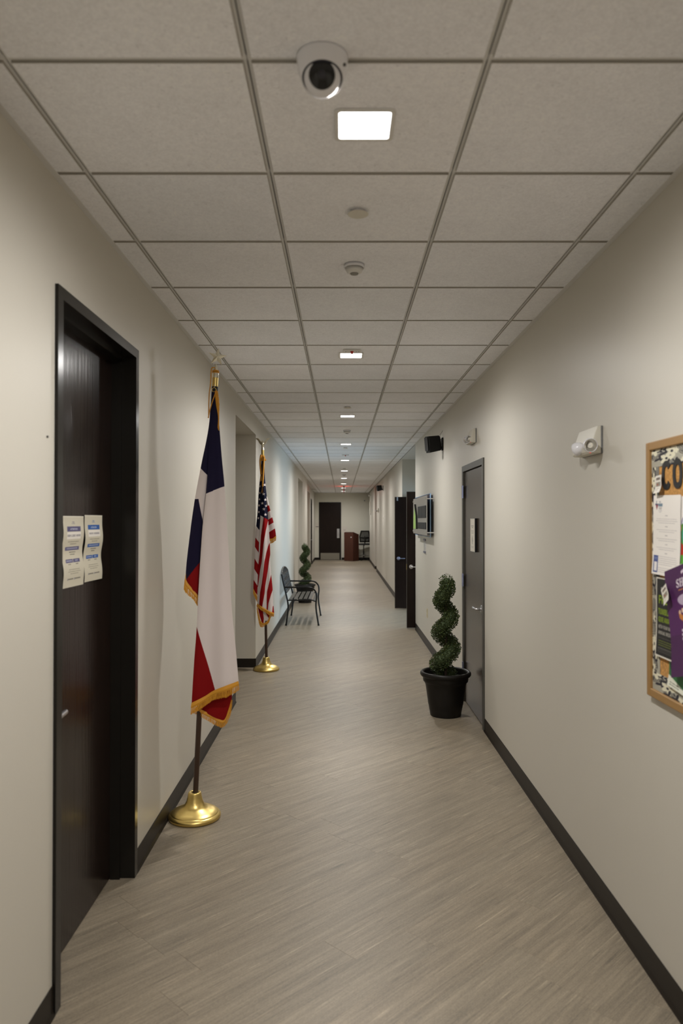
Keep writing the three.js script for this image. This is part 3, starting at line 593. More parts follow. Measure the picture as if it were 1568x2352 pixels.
// ---------------------------------------------------------------- cork board
{
  const d1 = 2.712, d0 = 1.45, y0 = 1.026, y1 = 1.941, fw = 0.03, x = R;
  const cork = dataTexture(256, 256, (u, v, o) => { const k = 0.68 + 0.16 * (nA(u * 90, v * 90, 90, 90) - 0.5) + 0.1 * (nB(u * 40, v * 40, 40, 40) - 0.5); o[0] = k * 1.08; o[1] = k * 0.80; o[2] = k * 0.44; }, true, 2, 2);
  const oak = mat([0.33, 0.185, 0.062], 0.42);
  const o = thing('cork_board', 'wood-framed cork notice board with black and cream floral border', 'notice board', [x, (y0 + y1) / 2, (d0 + d1) / 2]);
  const cy = (y0 + y1) / 2, cd = (d0 + d1) / 2, B = (a, b, c, e, f, g) => box(a, b, c - cy, e - cy, f - cd, g - cd);
  part('cork_panel', B(-0.008, 0, y0 + fw, y1 - fw, d0 + fw, d1 - fw), mat([1, 1, 1], 0.9, 0, { map: cork }), o);
  part('frame_rail', sweepX(y1 - fw, y1), oak, o); part('frame_rail', sweepX(y0, y0 + fw), oak, o);
  part('frame_stile', rbox(-0.02, 0, y0 - cy, y1 - cy, d1 - fw - cd, d1 - cd, 0.004), oak, o); part('frame_stile', rbox(-0.02, 0, y0 - cy, y1 - cy, d0 - cd, d0 + fw - cd, 0.004), oak, o);
  function sweepX(a, b) { return rbox(-0.0195, 0, a - cy, b - cy, d0 + fw - cd - 0.002, d1 - fw - cd + 0.002, 0.004); }
  const floral = canvasTexture(1024, 128, (c, w, h) => {
    c.fillStyle = '#a7a394'; c.fillRect(0, 0, w, h); let s = 17; const r = () => { s = (s * 16807) % 2147483647; return s / 2147483647; };
    for (let i = 0; i < 110; i++) {
      const px = r() * w, py = r() * h, k = r(), z = 1.35;
      if (k < 0.42) { c.fillStyle = k < 0.2 ? '#5f5d58' : '#86847a'; c.beginPath(); c.ellipse(px, py, (24 + 14 * r()) * z, (16 + 10 * r()) * z, r() * 3, 0, 7); c.fill(); c.strokeStyle = k < 0.2 ? '#c9c4af' : '#45444a'; c.lineWidth = 3; for (let q = 5; q < 26; q += 8) { c.beginPath(); c.arc(px, py, q * z, 0, 5); c.stroke(); } }
      else if (k < 0.66) { c.fillStyle = '#ddd8bf'; for (let q = 0; q < 5; q++) { c.beginPath(); c.ellipse(px + 18 * z * Math.cos(q * 1.26), py + 18 * z * Math.sin(q * 1.26), 16 * z, 10 * z, q * 1.26, 0, 7); c.fill(); } c.fillStyle = '#22212b'; c.beginPath(); c.arc(px, py, 9, 0, 7); c.fill(); }
      else { c.fillStyle = '#22212b'; for (let q = 0; q < 3; q++) { c.beginPath(); c.ellipse(px + 14 * z * Math.cos(q * 2.1 + k), py + 14 * z * Math.sin(q * 2.1 + k), 16 * z, 6 * z, q * 2.1 + k, 0, 7); c.fill(); } }
    }
  });
  const fm = new THREE.MeshStandardMaterial({ map: floral, roughness: 0.7 });
  const strip = (len, wid, px, py, pd, turn) => { const g = new THREE.BoxGeometry(len, wid, 0.001); if (turn) g.rotateZ(Math.PI / 2); g.rotateY(-Math.PI / 2); g.translate(px, py - cy, -(pd - cd)); part('border_strip', g, fm, o, 'black and cream floral paper border'); };
  strip(d1 - d0 - 2 * fw, 0.062, -0.0095, y1 - fw - 0.031, cd, false); strip(d1 - d0 - 2 * fw, 0.062, -0.0095, y0 + fw + 0.031, cd, false);
  strip(y1 - y0 - 2 * fw - 0.124, 0.06, -0.009, cy, d1 - fw - 0.03, true); strip(y1 - y0 - 2 * fw - 0.124, 0.06, -0.009, cy, d0 + fw + 0.03, true);
  // cut-out letters C and O
  const ringShape = (open) => {
    const s = new THREE.Shape(), w = 0.036, h = 0.0505, t = 0.0205, a0 = open ? 0.62 : 0, a1 = open ? 2 * Math.PI - 0.62 : 2 * Math.PI;
    const sq = (a, rx, ry) => [rx * Math.sign(Math.cos(a)) * Math.abs(Math.cos(a)) ** 0.8, ry * Math.sign(Math.sin(a)) * Math.abs(Math.sin(a)) ** 0.8];
    const outer = [], inner = []; for (let i = 0; i <= 40; i++) { const a = a0 + ((a1 - a0) * i) / 40; outer.push(sq(a, w, h)); inner.push(sq(a, w - t, h - t)); }
    if (open) return poly([...outer, ...inner.reverse()]);
    const q = poly(outer.slice(0, -1)); q.holes.push(poly(inner.slice(0, -1))); return q;
  };
  for (const [open, y, d, label] of [[true, 1.815, 2.561, 'black cut-out letter C on the cork board'], [false, 1.816, 2.476, 'black cut-out letter O on the cork board']]) {
    const g = new THREE.ExtrudeGeometry(ringShape(open), { depth: 0.0015, bevelEnabled: false }).rotateY(-Math.PI / 2);
    single('cutout_letter', label, 'letter', g, mat([0.016, 0.016, 0.016], 0.6), [x - 0.0095, y, d], 'heading letters on the cork board');
  }
  const sheet = (name, label, w, h, tex, px, y, d, rz = 0, curl = 0.004) => {
    const g = new THREE.PlaneGeometry(w, h, 6, 20), p = g.attributes.position;
    for (let i = 0; i < p.count; i++) { const v = 0.5 - p.getY(i) / h; p.setZ(i, curl * v * v * 1.6 + curl * 0.25 * Math.sin(v * 7)); }
    g.rotateZ(rz); g.rotateY(-Math.PI / 2); g.computeVertexNormals();
    return single(name, label, 'notice', g, new THREE.MeshStandardMaterial({ map: tex, roughness: 0.6, side: THREE.DoubleSide }), [x - px, y, d], 'papers pinned to the cork board');
  };
  const letterT = canvasTexture(680, 880, (c, w, h) => {
    c.fillStyle = '#e6e1da'; c.fillRect(0, 0, w, h);
    c.fillStyle = '#3a4663'; c.fillRect(74, 60, 14, 52); c.fillRect(48, 92, 78, 16); c.fillStyle = '#8a3a46'; c.beginPath(); c.moveTo(60, 106); c.lineTo(126, 106); c.lineTo(92, 165); c.fill();
    c.fillStyle = '#4e5a70'; c.font = 'bold 26px serif'; c.fillText('THE', 142, 82); c.fillStyle = '#6f8494'; c.fillRect(130, 90, 108, 34); grayLines(c, 134, 134, 96, 2, 14, '#5a5a66', 3, true, 8); grayLines(c, 128, 166, 110, 2, 16, '#9a9aa2', 4, true, 6);
    let y = 220; const blocks = [[1, 1], [3, 0], [1, 1], [2, 0], [1, 1], [2, 0], [1, 1], [2, 0], [1, 1], [5, 0], [3, 0], [1, 1], [5, 2]];
    blocks.forEach(([n, hd], i) => { const w2 = hd === 1 ? 130 : hd === 2 ? 260 : 590; grayLines(c, hd === 2 ? 220 : 45 + (590 - w2) / 2, y, w2, n, 22, hd === 1 ? '#77727a' : '#a7a2a4', i + 2, hd !== 2, hd === 1 ? 7 : 5); y += n * 22 + 16; });
    c.fillStyle = '#3f4f86'; c.fillRect(30, 668, 118, 190); c.fillStyle = '#8794bd'; c.fillRect(44, 690, 90, 8); c.fillRect(54, 706, 70, 6); c.fillStyle = '#e3dfdc'; c.fillRect(52, 740, 74, 100);
  });
  sheet('typed_letter', 'white typed letter with small blue box pinned under the letters', 0.214, 0.278, letterT, 0.0135, 1.607, 2.553, -0.02);
  const picT = canvasTexture(432, 560, (c, w, h) => {
    c.fillStyle = '#e9e5e0'; c.fillRect(0, 0, w, h); c.fillStyle = '#4d8c35'; c.beginPath(); c.ellipse(90, 300, 120, 120, 0, 0, 7); c.fill(); c.fillStyle = '#4a9a86'; c.beginPath(); c.ellipse(110, 260, 60, 80, 0, 0, 7); c.fill();
    c.fillStyle = '#b8321f'; c.beginPath(); c.ellipse(30, 350, 60, 40, 0.4, 0, 7); c.fill(); c.fillStyle = '#5aa23a'; c.fillRect(0, 390, 200, 60); c.fillStyle = '#caa052'; c.beginPath(); c.arc(20, 210, 28, 0, 7); c.fill(); c.strokeStyle = '#51508c'; c.lineWidth = 10; c.beginPath(); c.arc(110, 190, 60, 3.2, 5.6); c.stroke();
  });
  sheet('drawing_sheet', 'white sheet with a bright green and red drawing half behind the letter', 0.214, 0.278, picT, 0.0105, 1.60, 2.36);
  const blackT = canvasTexture(560, 724, (c, w, h) => {
    c.fillStyle = '#d9d4c6'; c.fillRect(0, 0, w, h); c.fillStyle = '#1b1a19'; c.fillRect(14, 14, w - 28, h - 28); c.textAlign = 'left'; c.textBaseline = 'top';
    c.fillStyle = '#c9c6bb'; c.font = 'bold 30px sans-serif'; c.fillText('ıEAD', 100, 80); c.fillRect(100, 118, 90, 8);
    c.fillStyle = '#86a019'; c.font = 'bold 108px sans-serif'; c.fillText('FREE', 50, 140, 270); c.font = 'bold 76px sans-serif'; c.fillText('TUMBLER', 44, 266, 270); c.font = 'bold 66px sans-serif'; c.fillText('GIVE AWAY!', 44, 346, 270);
    c.fillStyle = '#a6a398'; c.font = 'bold 44px sans-serif'; c.fillText('WITH YOUR NEXT', 44, 424, 290); c.fillText('ANNUAL MEDICAL VISIT!', 44, 478, 430);
    c.strokeStyle = '#77756e'; c.lineWidth = 18; c.beginPath(); c.moveTo(400, 180); c.quadraticCurveTo(372, 330, 430, 420); c.stroke();
    c.fillStyle = '#5d5b55'; c.fillRect(50, 548, 470, 3); grayLines(c, 60, 574, 420, 3, 20, '#6f7a22', 6, false, 6); c.fillStyle = '#8a887f'; c.fillRect(50, 642, 470, 3); grayLines(c, 50, 656, 460, 2, 16, '#5d5b55', 9, false, 4);
  });
  sheet('black_poster', 'black flyer with lime green TUMBLER lettering on the cork board', 0.214, 0.277, blackT, 0.0115, 1.321, 2.535);
  const purpleT = canvasTexture(520, 900, (c, w, h) => {
    c.fillStyle = '#431549'; c.fillRect(0, 0, w, h); c.fillStyle = '#4e1a56'; c.fillRect(0, 260, w, 300); c.textAlign = 'left'; c.textBaseline = 'top';
    c.fillStyle = '#d9cfd6'; c.font = 'bold 96px serif'; c.fillText('SH', 200, 88); c.fillStyle = '#cbbdc9'; c.beginPath(); c.arc(312, 62, 14, 0, 7); c.arc(336, 56, 14, 0, 7); c.fill(); c.fillStyle = '#a56a3c'; c.fillRect(230, 196, 120, 10);
    c.fillStyle = '#b0a0b4'; c.beginPath(); c.ellipse(320, 290, 120, 46, 0.1, 0, 7); c.fill();
    c.fillStyle = '#c07a35'; c.beginPath(); c.moveTo(190, 370); c.lineTo(290, 430); c.lineTo(270, 470); c.lineTo(200, 430); c.fill(); c.fillStyle = '#d8b8a0'; c.beginPath(); c.arc(215, 380, 18, 0, 7); c.arc(265, 372, 20, 0, 7); c.fill();
    grayLines(c, 215, 520, 200, 3, 34, '#d2c6d4', 7, false, 20); grayLines(c, 230, 640, 160, 1, 20, '#bd9a5e', 3, false, 14);
    for (let k = 0; k < 3; k++) { grayLines(c, 245, 672 + k * 70, 160, 3, 16, '#a990b0', 12 + k, false, 6); }
  });
  sheet('purple_flyer', 'tilted purple flyer pinned over the black flyer', 0.216, 0.356, purpleT, 0.020, 1.337, 2.409, 0.25, 0.010);
  const greenT = canvasTexture(300, 200, (c, w, h) => {
    c.fillStyle = '#2f6b3a'; c.fillRect(0, 0, w, h); c.fillStyle = '#1d2420'; c.beginPath(); c.ellipse(70, 70, 60, 46, 0.5, 0, 7); c.fill(); c.fillStyle = '#dcdccb'; c.beginPath(); c.moveTo(0, 130); c.lineTo(w, 190); c.lineTo(w, h); c.lineTo(0, h); c.fill(); c.beginPath(); c.arc(46, 110, 14, 0, 7); c.fill(); grayLines(c, 30, 168, 200, 2, 14, '#55584c', 4, false, 5);
  });
  sheet('green_leaflet', 'green leaflet at the bottom of the cork board', 0.16, 0.107, greenT, 0.0115, 1.145, 2.462, -0.08);
  const tagT = canvasTexture(140, 180, (c, w, h) => { c.fillStyle = '#d8d3c8'; c.fillRect(0, 0, w, h); c.fillStyle = '#6d6258'; c.fillRect(26, 22, 90, 26); c.fillStyle = '#8c8478'; c.fillRect(20, 70, 100, 44); c.fillStyle = '#a24f3a'; c.fillRect(40, 84, 26, 16); grayLines(c, 20, 132, 100, 2, 16, '#9a948a', 2, false, 6); });
  sheet('small_card', 'small printed card tucked at the letter C', 0.05, 0.062, tagT, 0.020, 1.786, 2.60, 0.06, 0.006);
  sheet('small_card', 'small printed card tilted across the black flyer', 0.046, 0.062, tagT, 0.034, 1.408, 2.516, 0.6, 0.004);
}

// ---------------------------------------------------------------- topiaries
function topiary(label, pos, turn) {
  const o = thing('spiral_topiary', label, 'plant', pos, 'spiral topiaries in black pots'); o.rotation.y = turn;
  part('pot', lathe([[0, 0.004], [0.122, 0.004], [0.128, 0.0], [0.131, 0.006], [0.136, 0.044], [0.139, 0.05], [0.1385, 0.058], [0.1405, 0.062], [0.146, 0.094], [0.149, 0.099], [0.1485, 0.106], [0.151, 0.111], [0.1505, 0.117], [0.171, 0.262], [0.176, 0.272], [0.178, 0.285], [0.190, 0.292], [0.193, 0.312], [0.190, 0.326], [0.194, 0.332], [0.208, 0.336], [0.2155, 0.348], [0.2155, 0.362], [0.208, 0.374], [0.198, 0.376], [0.188, 0.371], [0.183, 0.36], [0.176, 0.315], [0.172, 0.31]], 72), M.blackPlastic, o);
  part('soil', lathe([[0, 0.325], [0.09, 0.322], [0.177, 0.318], [0.177, 0.300], [0, 0.300]], 40), M.soil, o);
  part('stem', tube([new THREE.Vector3(0, 0.31, 0), new THREE.Vector3(0.004, 0.7, 0.003), new THREE.Vector3(0, 1.1, 0)], 0.011, 20, 8), mat([0.05, 0.03, 0.018], 0.8), o);
  const y0 = 0.335, y1 = 1.135, turns = 2.95, N = 400, pts = [], rad = [];
  for (let i = 0; i <= N; i++) {
    const t = i / N, a = -0.55 - t * turns * 2 * Math.PI, hr = 0.066 - 0.030 * t - (t > 0.9 ? (t - 0.9) * 0.28 : 0);
    pts.push(new THREE.Vector3(Math.cos(a) * hr, y0 + (y1 - y0) * t, Math.sin(a) * hr)); rad.push((0.070 - 0.012 * t) * (t < 0.04 ? 0.75 + t * 6 : 1));
  }
  const core = []; for (let i = 0; i <= N; i += 8) core.push(new THREE.SphereGeometry(rad[i] * 0.62, 10, 8).translate(pts[i].x, pts[i].y, pts[i].z));
  const cm = part('inner_twigs', core, M.foliageCore, o); cm.userData.kind = 'stuff';
  const lg = new THREE.BufferGeometry();                                  // small oval leaf folded along its midrib
  lg.setAttribute('position', new THREE.Float32BufferAttribute([0, 0, 0, 0.0042, 0.005, 0.0008, 0, 0.0055, -0.0006, -0.0042, 0.005, 0.0008, 0.003, 0.0095, 0.0006, -0.003, 0.0095, 0.0006, 0, 0.012, -0.0002], 3));
  lg.setIndex([0, 1, 2, 0, 2, 3, 1, 4, 2, 2, 5, 3, 4, 6, 2, 2, 6, 5]); lg.computeVertexNormals();
  const count = 12500, im = new THREE.InstancedMesh(lg, M.leaf, count), mm = new THREE.Matrix4(), q = new THREE.Quaternion(), col = new THREE.Color();
  let n = 0, guard = 0;
  while (n < count && guard++ < 200000) {
    const i = Math.floor(rnd() * (N + 1)), c = pts[i], r = rad[i] * (0.66 + 0.42 * Math.sqrt(rnd()));
    const z = rnd() * 2 - 1, a = rnd() * 2 * Math.PI, s = Math.sqrt(1 - z * z), dir = new THREE.Vector3(s * Math.cos(a), z, s * Math.sin(a)), p = c.clone().addScaledVector(dir, r);
    let inside = false; for (let k = 0; k <= N && !inside; k += 8) if (Math.abs(k - i) > 30 && p.distanceTo(pts[k]) < rad[k] * 0.78) inside = true;
    if (inside || p.y < 0.325) continue;
    const up = dir.clone().multiplyScalar(0.8).add(new THREE.Vector3(rnd() - 0.5, rnd() * 0.9 - 0.1, rnd() - 0.5)).normalize();
    q.setFromUnitVectors(new THREE.Vector3(0, 1, 0), up).multiply(new THREE.Quaternion().setFromAxisAngle(new THREE.Vector3(0, 1, 0), rnd() * 6.28));
    const k = 0.8 + 0.5 * rnd(); mm.compose(p, q, new THREE.Vector3(k, k, k)); im.setMatrixAt(n, mm);
    const b = 0.55 + 0.9 * rnd() * rnd(), yv = rnd(); col.setRGB((0.056 + 0.05 * yv) * b, (0.095 + 0.036 * yv) * b, 0.036 * b); im.setColorAt(n, col); n++;
  }
  im.count = n; im.name = 'foliage'; im.userData.kind = 'stuff'; shade(im); o.add(im);
  return o;
}
const plant = topiary('green spiral topiary in black pot beside the brown metal door', [0.888, 0, 6.36], 0.15);
copyOf(plant, 'green spiral topiary in black pot behind the metal bench', [-0.738, 0, 15.05]).rotation.y = 2.2;

// ---------------------------------------------------------------- metal garden bench
{
  const o = thing('garden_bench', 'black metal garden bench with slatted seat and scrollwork back', 'bench', [-0.62, 0, 12.36]);
  const near = -0.615, far = 0.61, P = (x, y, d) => V(x, y, d);
  for (const d of [near, far]) {
    const rear = part('rear_leg', tube([P(-0.255, 0, d), P(-0.236, 0.14, d), P(-0.222, 0.27, d), P(-0.224, 0.34, d), P(-0.236, 0.41, d), P(-0.285, 0.62, d), P(-0.325, 0.81, d)], 0.0135, 48, 10), M.iron, o);
    part('foot_cap', rod(P(-0.256, 0, d), P(-0.253, 0.02, d), 0.0155), M.black, rear);
    const front = part('front_leg', tube([P(0.259, 0, d), P(0.240, 0.12, d), P(0.222, 0.24, d), P(0.217, 0.34, d), P(0.227, 0.46, d), P(0.214, 0.53, d), P(0.163, 0.585, d), P(0.10, 0.603, d), P(-0.1, 0.604, d), P(-0.283, 0.605, d)], 0.0135, 72, 10), M.iron, o);
    front.userData.label = 'curved front leg and arm rest';
    part('foot_cap', rod(P(0.26, 0, d), P(0.256, 0.02, d), 0.0155), M.black, front);
    part('seat_rail', tube([P(-0.234, 0.398, d), P(-0.05, 0.40, d), P(0.12, 0.408, d), P(0.219, 0.378, d)], 0.010, 28, 8), M.iron, o);
  }
  for (const [x, y, tilt] of [[-0.185, 0.414, 0], [-0.108, 0.414, 0], [-0.031, 0.416, 0], [0.046, 0.419, 0], [0.123, 0.417, -0.1], [0.190, 0.397, -0.45]]) {
    const g = new RoundedBoxGeometry(0.054, 0.008, far - near, 2, 0.003); g.rotateZ(tilt); g.translate(x, y, -(near + far) / 2); part('seat_slat', g, M.slat, o);
  }
  // back: arched rim and scrolls on a leaning plane
  const on = (d, y) => P(-0.236 - ((y - 0.41) / 0.4) * 0.089, y, d), top = (d) => 0.80 + 0.085 * Math.cos((d / 0.61) * Math.PI / 2) ** 0.7;
  const rim = []; for (let i = 0; i <= 24; i++) { const d = near + (far - near) * (i / 24); rim.push(on(d, top(Math.max(-0.609, Math.min(0.609, d))))); }
  part('back_rim', [tube(rim, 0.011, 96, 8), tube([on(near, 0.505), on(far, 0.505)], 0.009, 8, 8), tube([on(near, 0.79), on(far, 0.79)], 0.006, 8, 6)], M.iron, o);
  const scroll = [];
  for (let i = 0; i < 9; i++) for (let j = 0; j < 3; j++) {
    const d = near + 0.075 + i * 0.134, y = 0.56 + j * 0.095, s = (i + j) % 2 ? 1 : -1, pts = [];
    for (let k = 0; k <= 26; k++) { const a = k * 0.36, r = 0.052 - 0.0016 * k; pts.push(on(d + s * r * Math.cos(a + j), y + r * Math.sin(a + j))); }
    scroll.push(tube(pts, 0.0065, 44, 6));
    for (let q = 0; q < 4; q++) { const a = q * 1.57 + i, lf = new THREE.SphereGeometry(0.017, 8, 6).scale(0.3, 1, 0.55).rotateX(a); const c = on(d + 0.05 * Math.cos(a), y + 0.05 * Math.sin(a)); scroll.push(lf.translate(c.x, c.y, c.z)); }
  }
  for (let i = 1; i < 9; i++) { const d = near + i * 0.136; scroll.push(tube([on(d, 0.79), on(d + 0.02, 0.83), on(d, top(d))], 0.006, 12, 6)); }
  part('scrollwork', scroll, M.castBack, o, 'grey cast scrollwork panel');
}

// ---------------------------------------------------------------- lectern and office chair at the far end
{
  const o = thing('lectern', 'dark cherry wood lectern standing before the end wall', 'lectern', [0.41, 0, 30.55]); o.rotation.y = -0.62;
  // local: front (audience) face at +z
  const side = poly([[-0.21, 0], [0.21, 0], [0.21, 1.17], [0.16, 1.17], [-0.21, 1.07]]);
  for (const x of [-0.22, 0.20]) part('side_panel', new THREE.ExtrudeGeometry(side, { depth: 0.02, bevelEnabled: false }).rotateY(-Math.PI / 2).translate(x + 0.02, 0, 0), M.cherry, o);
  part('front_panel', new THREE.BoxGeometry(0.4, 1.15, 0.02).translate(0, 0.58, 0.2), M.cherry, o);
  const topG = new THREE.BoxGeometry(0.44, 0.02, 0.40).rotateX(-0.262).translate(0, 1.123, -0.028); part('reading_top', topG, M.cherry, o);
  part('shelf', new THREE.BoxGeometry(0.4, 0.02, 0.36).translate(0, 0.55, 0), M.cherry, o);
  part('emblem_button', new THREE.CylinderGeometry(0.022, 0.022, 0.01, 20).rotateX(Math.PI / 2).translate(0.13, 0.975, 0.214), M.white, o, 'small round white button');
}
{
  const o = thing('office_chair', 'black mesh-back office chair between lectern and side wall', 'chair', [0.92, 0, 30.9]); o.rotation.y = 0.25;
  const fr = poly([[-0.2, 0.72], [0.2, 0.72], [0.235, 0.95], [0.17, 1.19], [-0.17, 1.19], [-0.235, 0.95]]); fr.holes.push(poly([[-0.165, 0.76], [-0.195, 0.95], [-0.14, 1.15], [0.14, 1.15], [0.195, 0.95], [0.165, 0.76]]));
  part('back_frame', new THREE.ExtrudeGeometry(fr, { depth: 0.03, bevelEnabled: true, bevelSize: 0.008, bevelThickness: 0.008, bevelSegments: 2 }).rotateX(0.1).translate(0, 0.05, 0.06), M.blackPlastic, o);
  const mesh = []; for (let i = -9; i <= 9; i++) mesh.push(new THREE.BoxGeometry(0.012, 0.40, 0.004).translate(i * 0.02, 0.955, 0)); for (let j = 0; j < 20; j++) mesh.push(new THREE.BoxGeometry(0.37, 0.012, 0.004).translate(0, 0.765 + j * 0.02, 0));
  part('back_mesh', join(mesh).rotateX(0.1).translate(0, 0.05, 0.075), mat([0.05, 0.05, 0.05], 0.7), o);
  part('lumbar_bar', tube([V(-0.19, 0.95, -0.14), V(0, 0.93, -0.17), V(0.19, 0.95, -0.14)], 0.03, 20, 8), M.blackPlastic, o);
  part('back_spine', tube([V(0, 1.0, -0.17), V(0, 0.85, -0.2), V(0, 0.66, -0.12), V(0, 0.62, 0)], 0.025, 24, 8), M.blackPlastic, o);
  part('seat', rbox(-0.24, 0.24, 0.64, 0.71, -0.22, 0.24, 0.03, 4), mat([0.025, 0.025, 0.025], 0.35), o);
  for (const s of [-1, 1]) part('arm_rest', [rbox(s * 0.27 - 0.03, s * 0.27 + 0.03, 0.86, 0.885, -0.1, 0.14, 0.01), rod(V(s * 0.27, 0.66, 0.02), V(s * 0.27, 0.86, 0.02), 0.014), rod(V(s * 0.2, 0.66, 0.02), V(s * 0.27, 0.66, 0.02), 0.014)], M.blackPlastic, o);
  part('gas_column', [rod(V(0, 0.06, 0), V(0, 0.4, 0), 0.028), rod(V(0, 0.4, 0), V(0, 0.64, 0), 0.018)], M.blackGloss, o);
  part('foot_ring', new THREE.TorusGeometry(0.22, 0.011, 8, 40).rotateX(Math.PI / 2).translate(0, 0.22, 0), M.chrome, o);
  for (let k = 0; k < 5; k++) { const a = k * 1.2566 + 0.3, e = V(0.27 * Math.cos(a), 0.07, 0.27 * Math.sin(a)); const lg = part('base_arm', rod(V(0, 0.11, 0), e, 0.022, 0.015), M.blackPlastic, o); part('caster', [new THREE.SphereGeometry(0.028, 12, 10).scale(0.8, 1, 1).translate(e.x, 0.028, e.z)], M.black, lg); }
}

// ---------------------------------------------------------------- flags: outlines of the hanging folds in metres (x from the stand, y from the floor)
const TEX = {
  frontLeft: [[0.093,2.377],[0.081,2.174],[0.074,1.929],[0.066,1.809],[0.05,1.648],[0.036,1.428],[0.024,1.184],[0.019,1.062],[0.006,0.868],[-0.006,0.644]],
  frontRight: [[0.122,2.377],[0.137,2.198],[0.152,2.015],[0.168,1.851],[0.19,1.526],[0.212,1.16],[0.232,0.965],[0.25,0.761]],
  frontBlue: [[-0.047,2.431],[0.271,2.431],[0.272,1.892],[0.168,1.85],[0.066,1.808],[-0.045,1.763]],
  frontRed: [[-0.02,1.172],[0.022,1.065],[0.123,0.727],[0.143,0.576],[-0.067,0.576],[-0.068,1.172]],
  leftLeft: [[0.093,2.37],[0.074,2.174],[0.032,1.961],[-0.001,1.782],[-0.03,1.575],[-0.052,1.36],[-0.049,1.316]],
  leftRight: [[0.108,2.37],[0.101,2.174],[0.091,1.929],[0.087,1.809],[0.072,1.648],[0.06,1.428],[0.051,1.17]],
  star: [[0.015,1.968],[0.069,1.914],[0.091,1.907],[0.082,1.77],[0.063,1.611],[0.049,1.636],[0.021,1.779],[-0.011,1.779]],
  leftRed: [[0.078,1.472],[0.036,1.435],[-0.049,1.328],[-0.093,1.282],[-0.093,1.111],[0.103,1.111]],
  flapLeft: [[0.025,0.819],[0.026,0.673],[0.028,0.603]],
  flapRight: [[0.208,0.819],[0.208,0.678],[0.191,0.595],[0.162,0.54]],
  fringeFrontTop: [[0.25,0.763],[0.186,0.744],[0.123,0.719],[0.067,0.683],[-0.006,0.646]],
  fringeFrontBot: [[0.255,0.717],[0.194,0.688],[0.123,0.671],[0.035,0.61],[-0.013,0.583]],
  fringeLeftTop: [[-0.05,1.355],[-0.048,1.318],[-0.008,1.265],[0.019,1.231],[0.034,1.199]],
  fringeLeftBot: [[-0.059,1.294],[-0.058,1.262],[-0.012,1.218],[0.017,1.177],[0.032,1.15]],
  fringeFlapTop: [[0.006,0.615],[0.028,0.603],[0.094,0.571],[0.162,0.54],[0.189,0.593],[0.206,0.659]],
  fringeFlapBot: [[-0.013,0.583],[0.018,0.569],[0.084,0.532],[0.157,0.501],[0.199,0.564],[0.213,0.656]],
  fringeTopA: [[0.115,2.382],[0.122,2.309],[0.132,2.235],[0.13,2.174]],
  fringeTopB: [[0.13,2.382],[0.139,2.309],[0.137,2.235],[0.137,2.157]],
  pole: [[0.001,0.091],[0.111,2.461]],
  poleTop: [[0.111,2.461],[0.113,2.5],[0.117,2.525]],
  starFinial: [[0.122,2.579],[0.129,2.625]],
  ring: [[0.107,2.39]],
  cordA: [[0.112,2.515],[0.097,2.515],[0.091,2.498],[0.089,2.456],[0.085,2.407],[0.081,2.382],[0.078,2.321],[0.077,2.247]],
  cordB: [[0.122,2.387],[0.115,2.363],[0.1,2.321],[0.086,2.272],[0.078,2.23]],
};
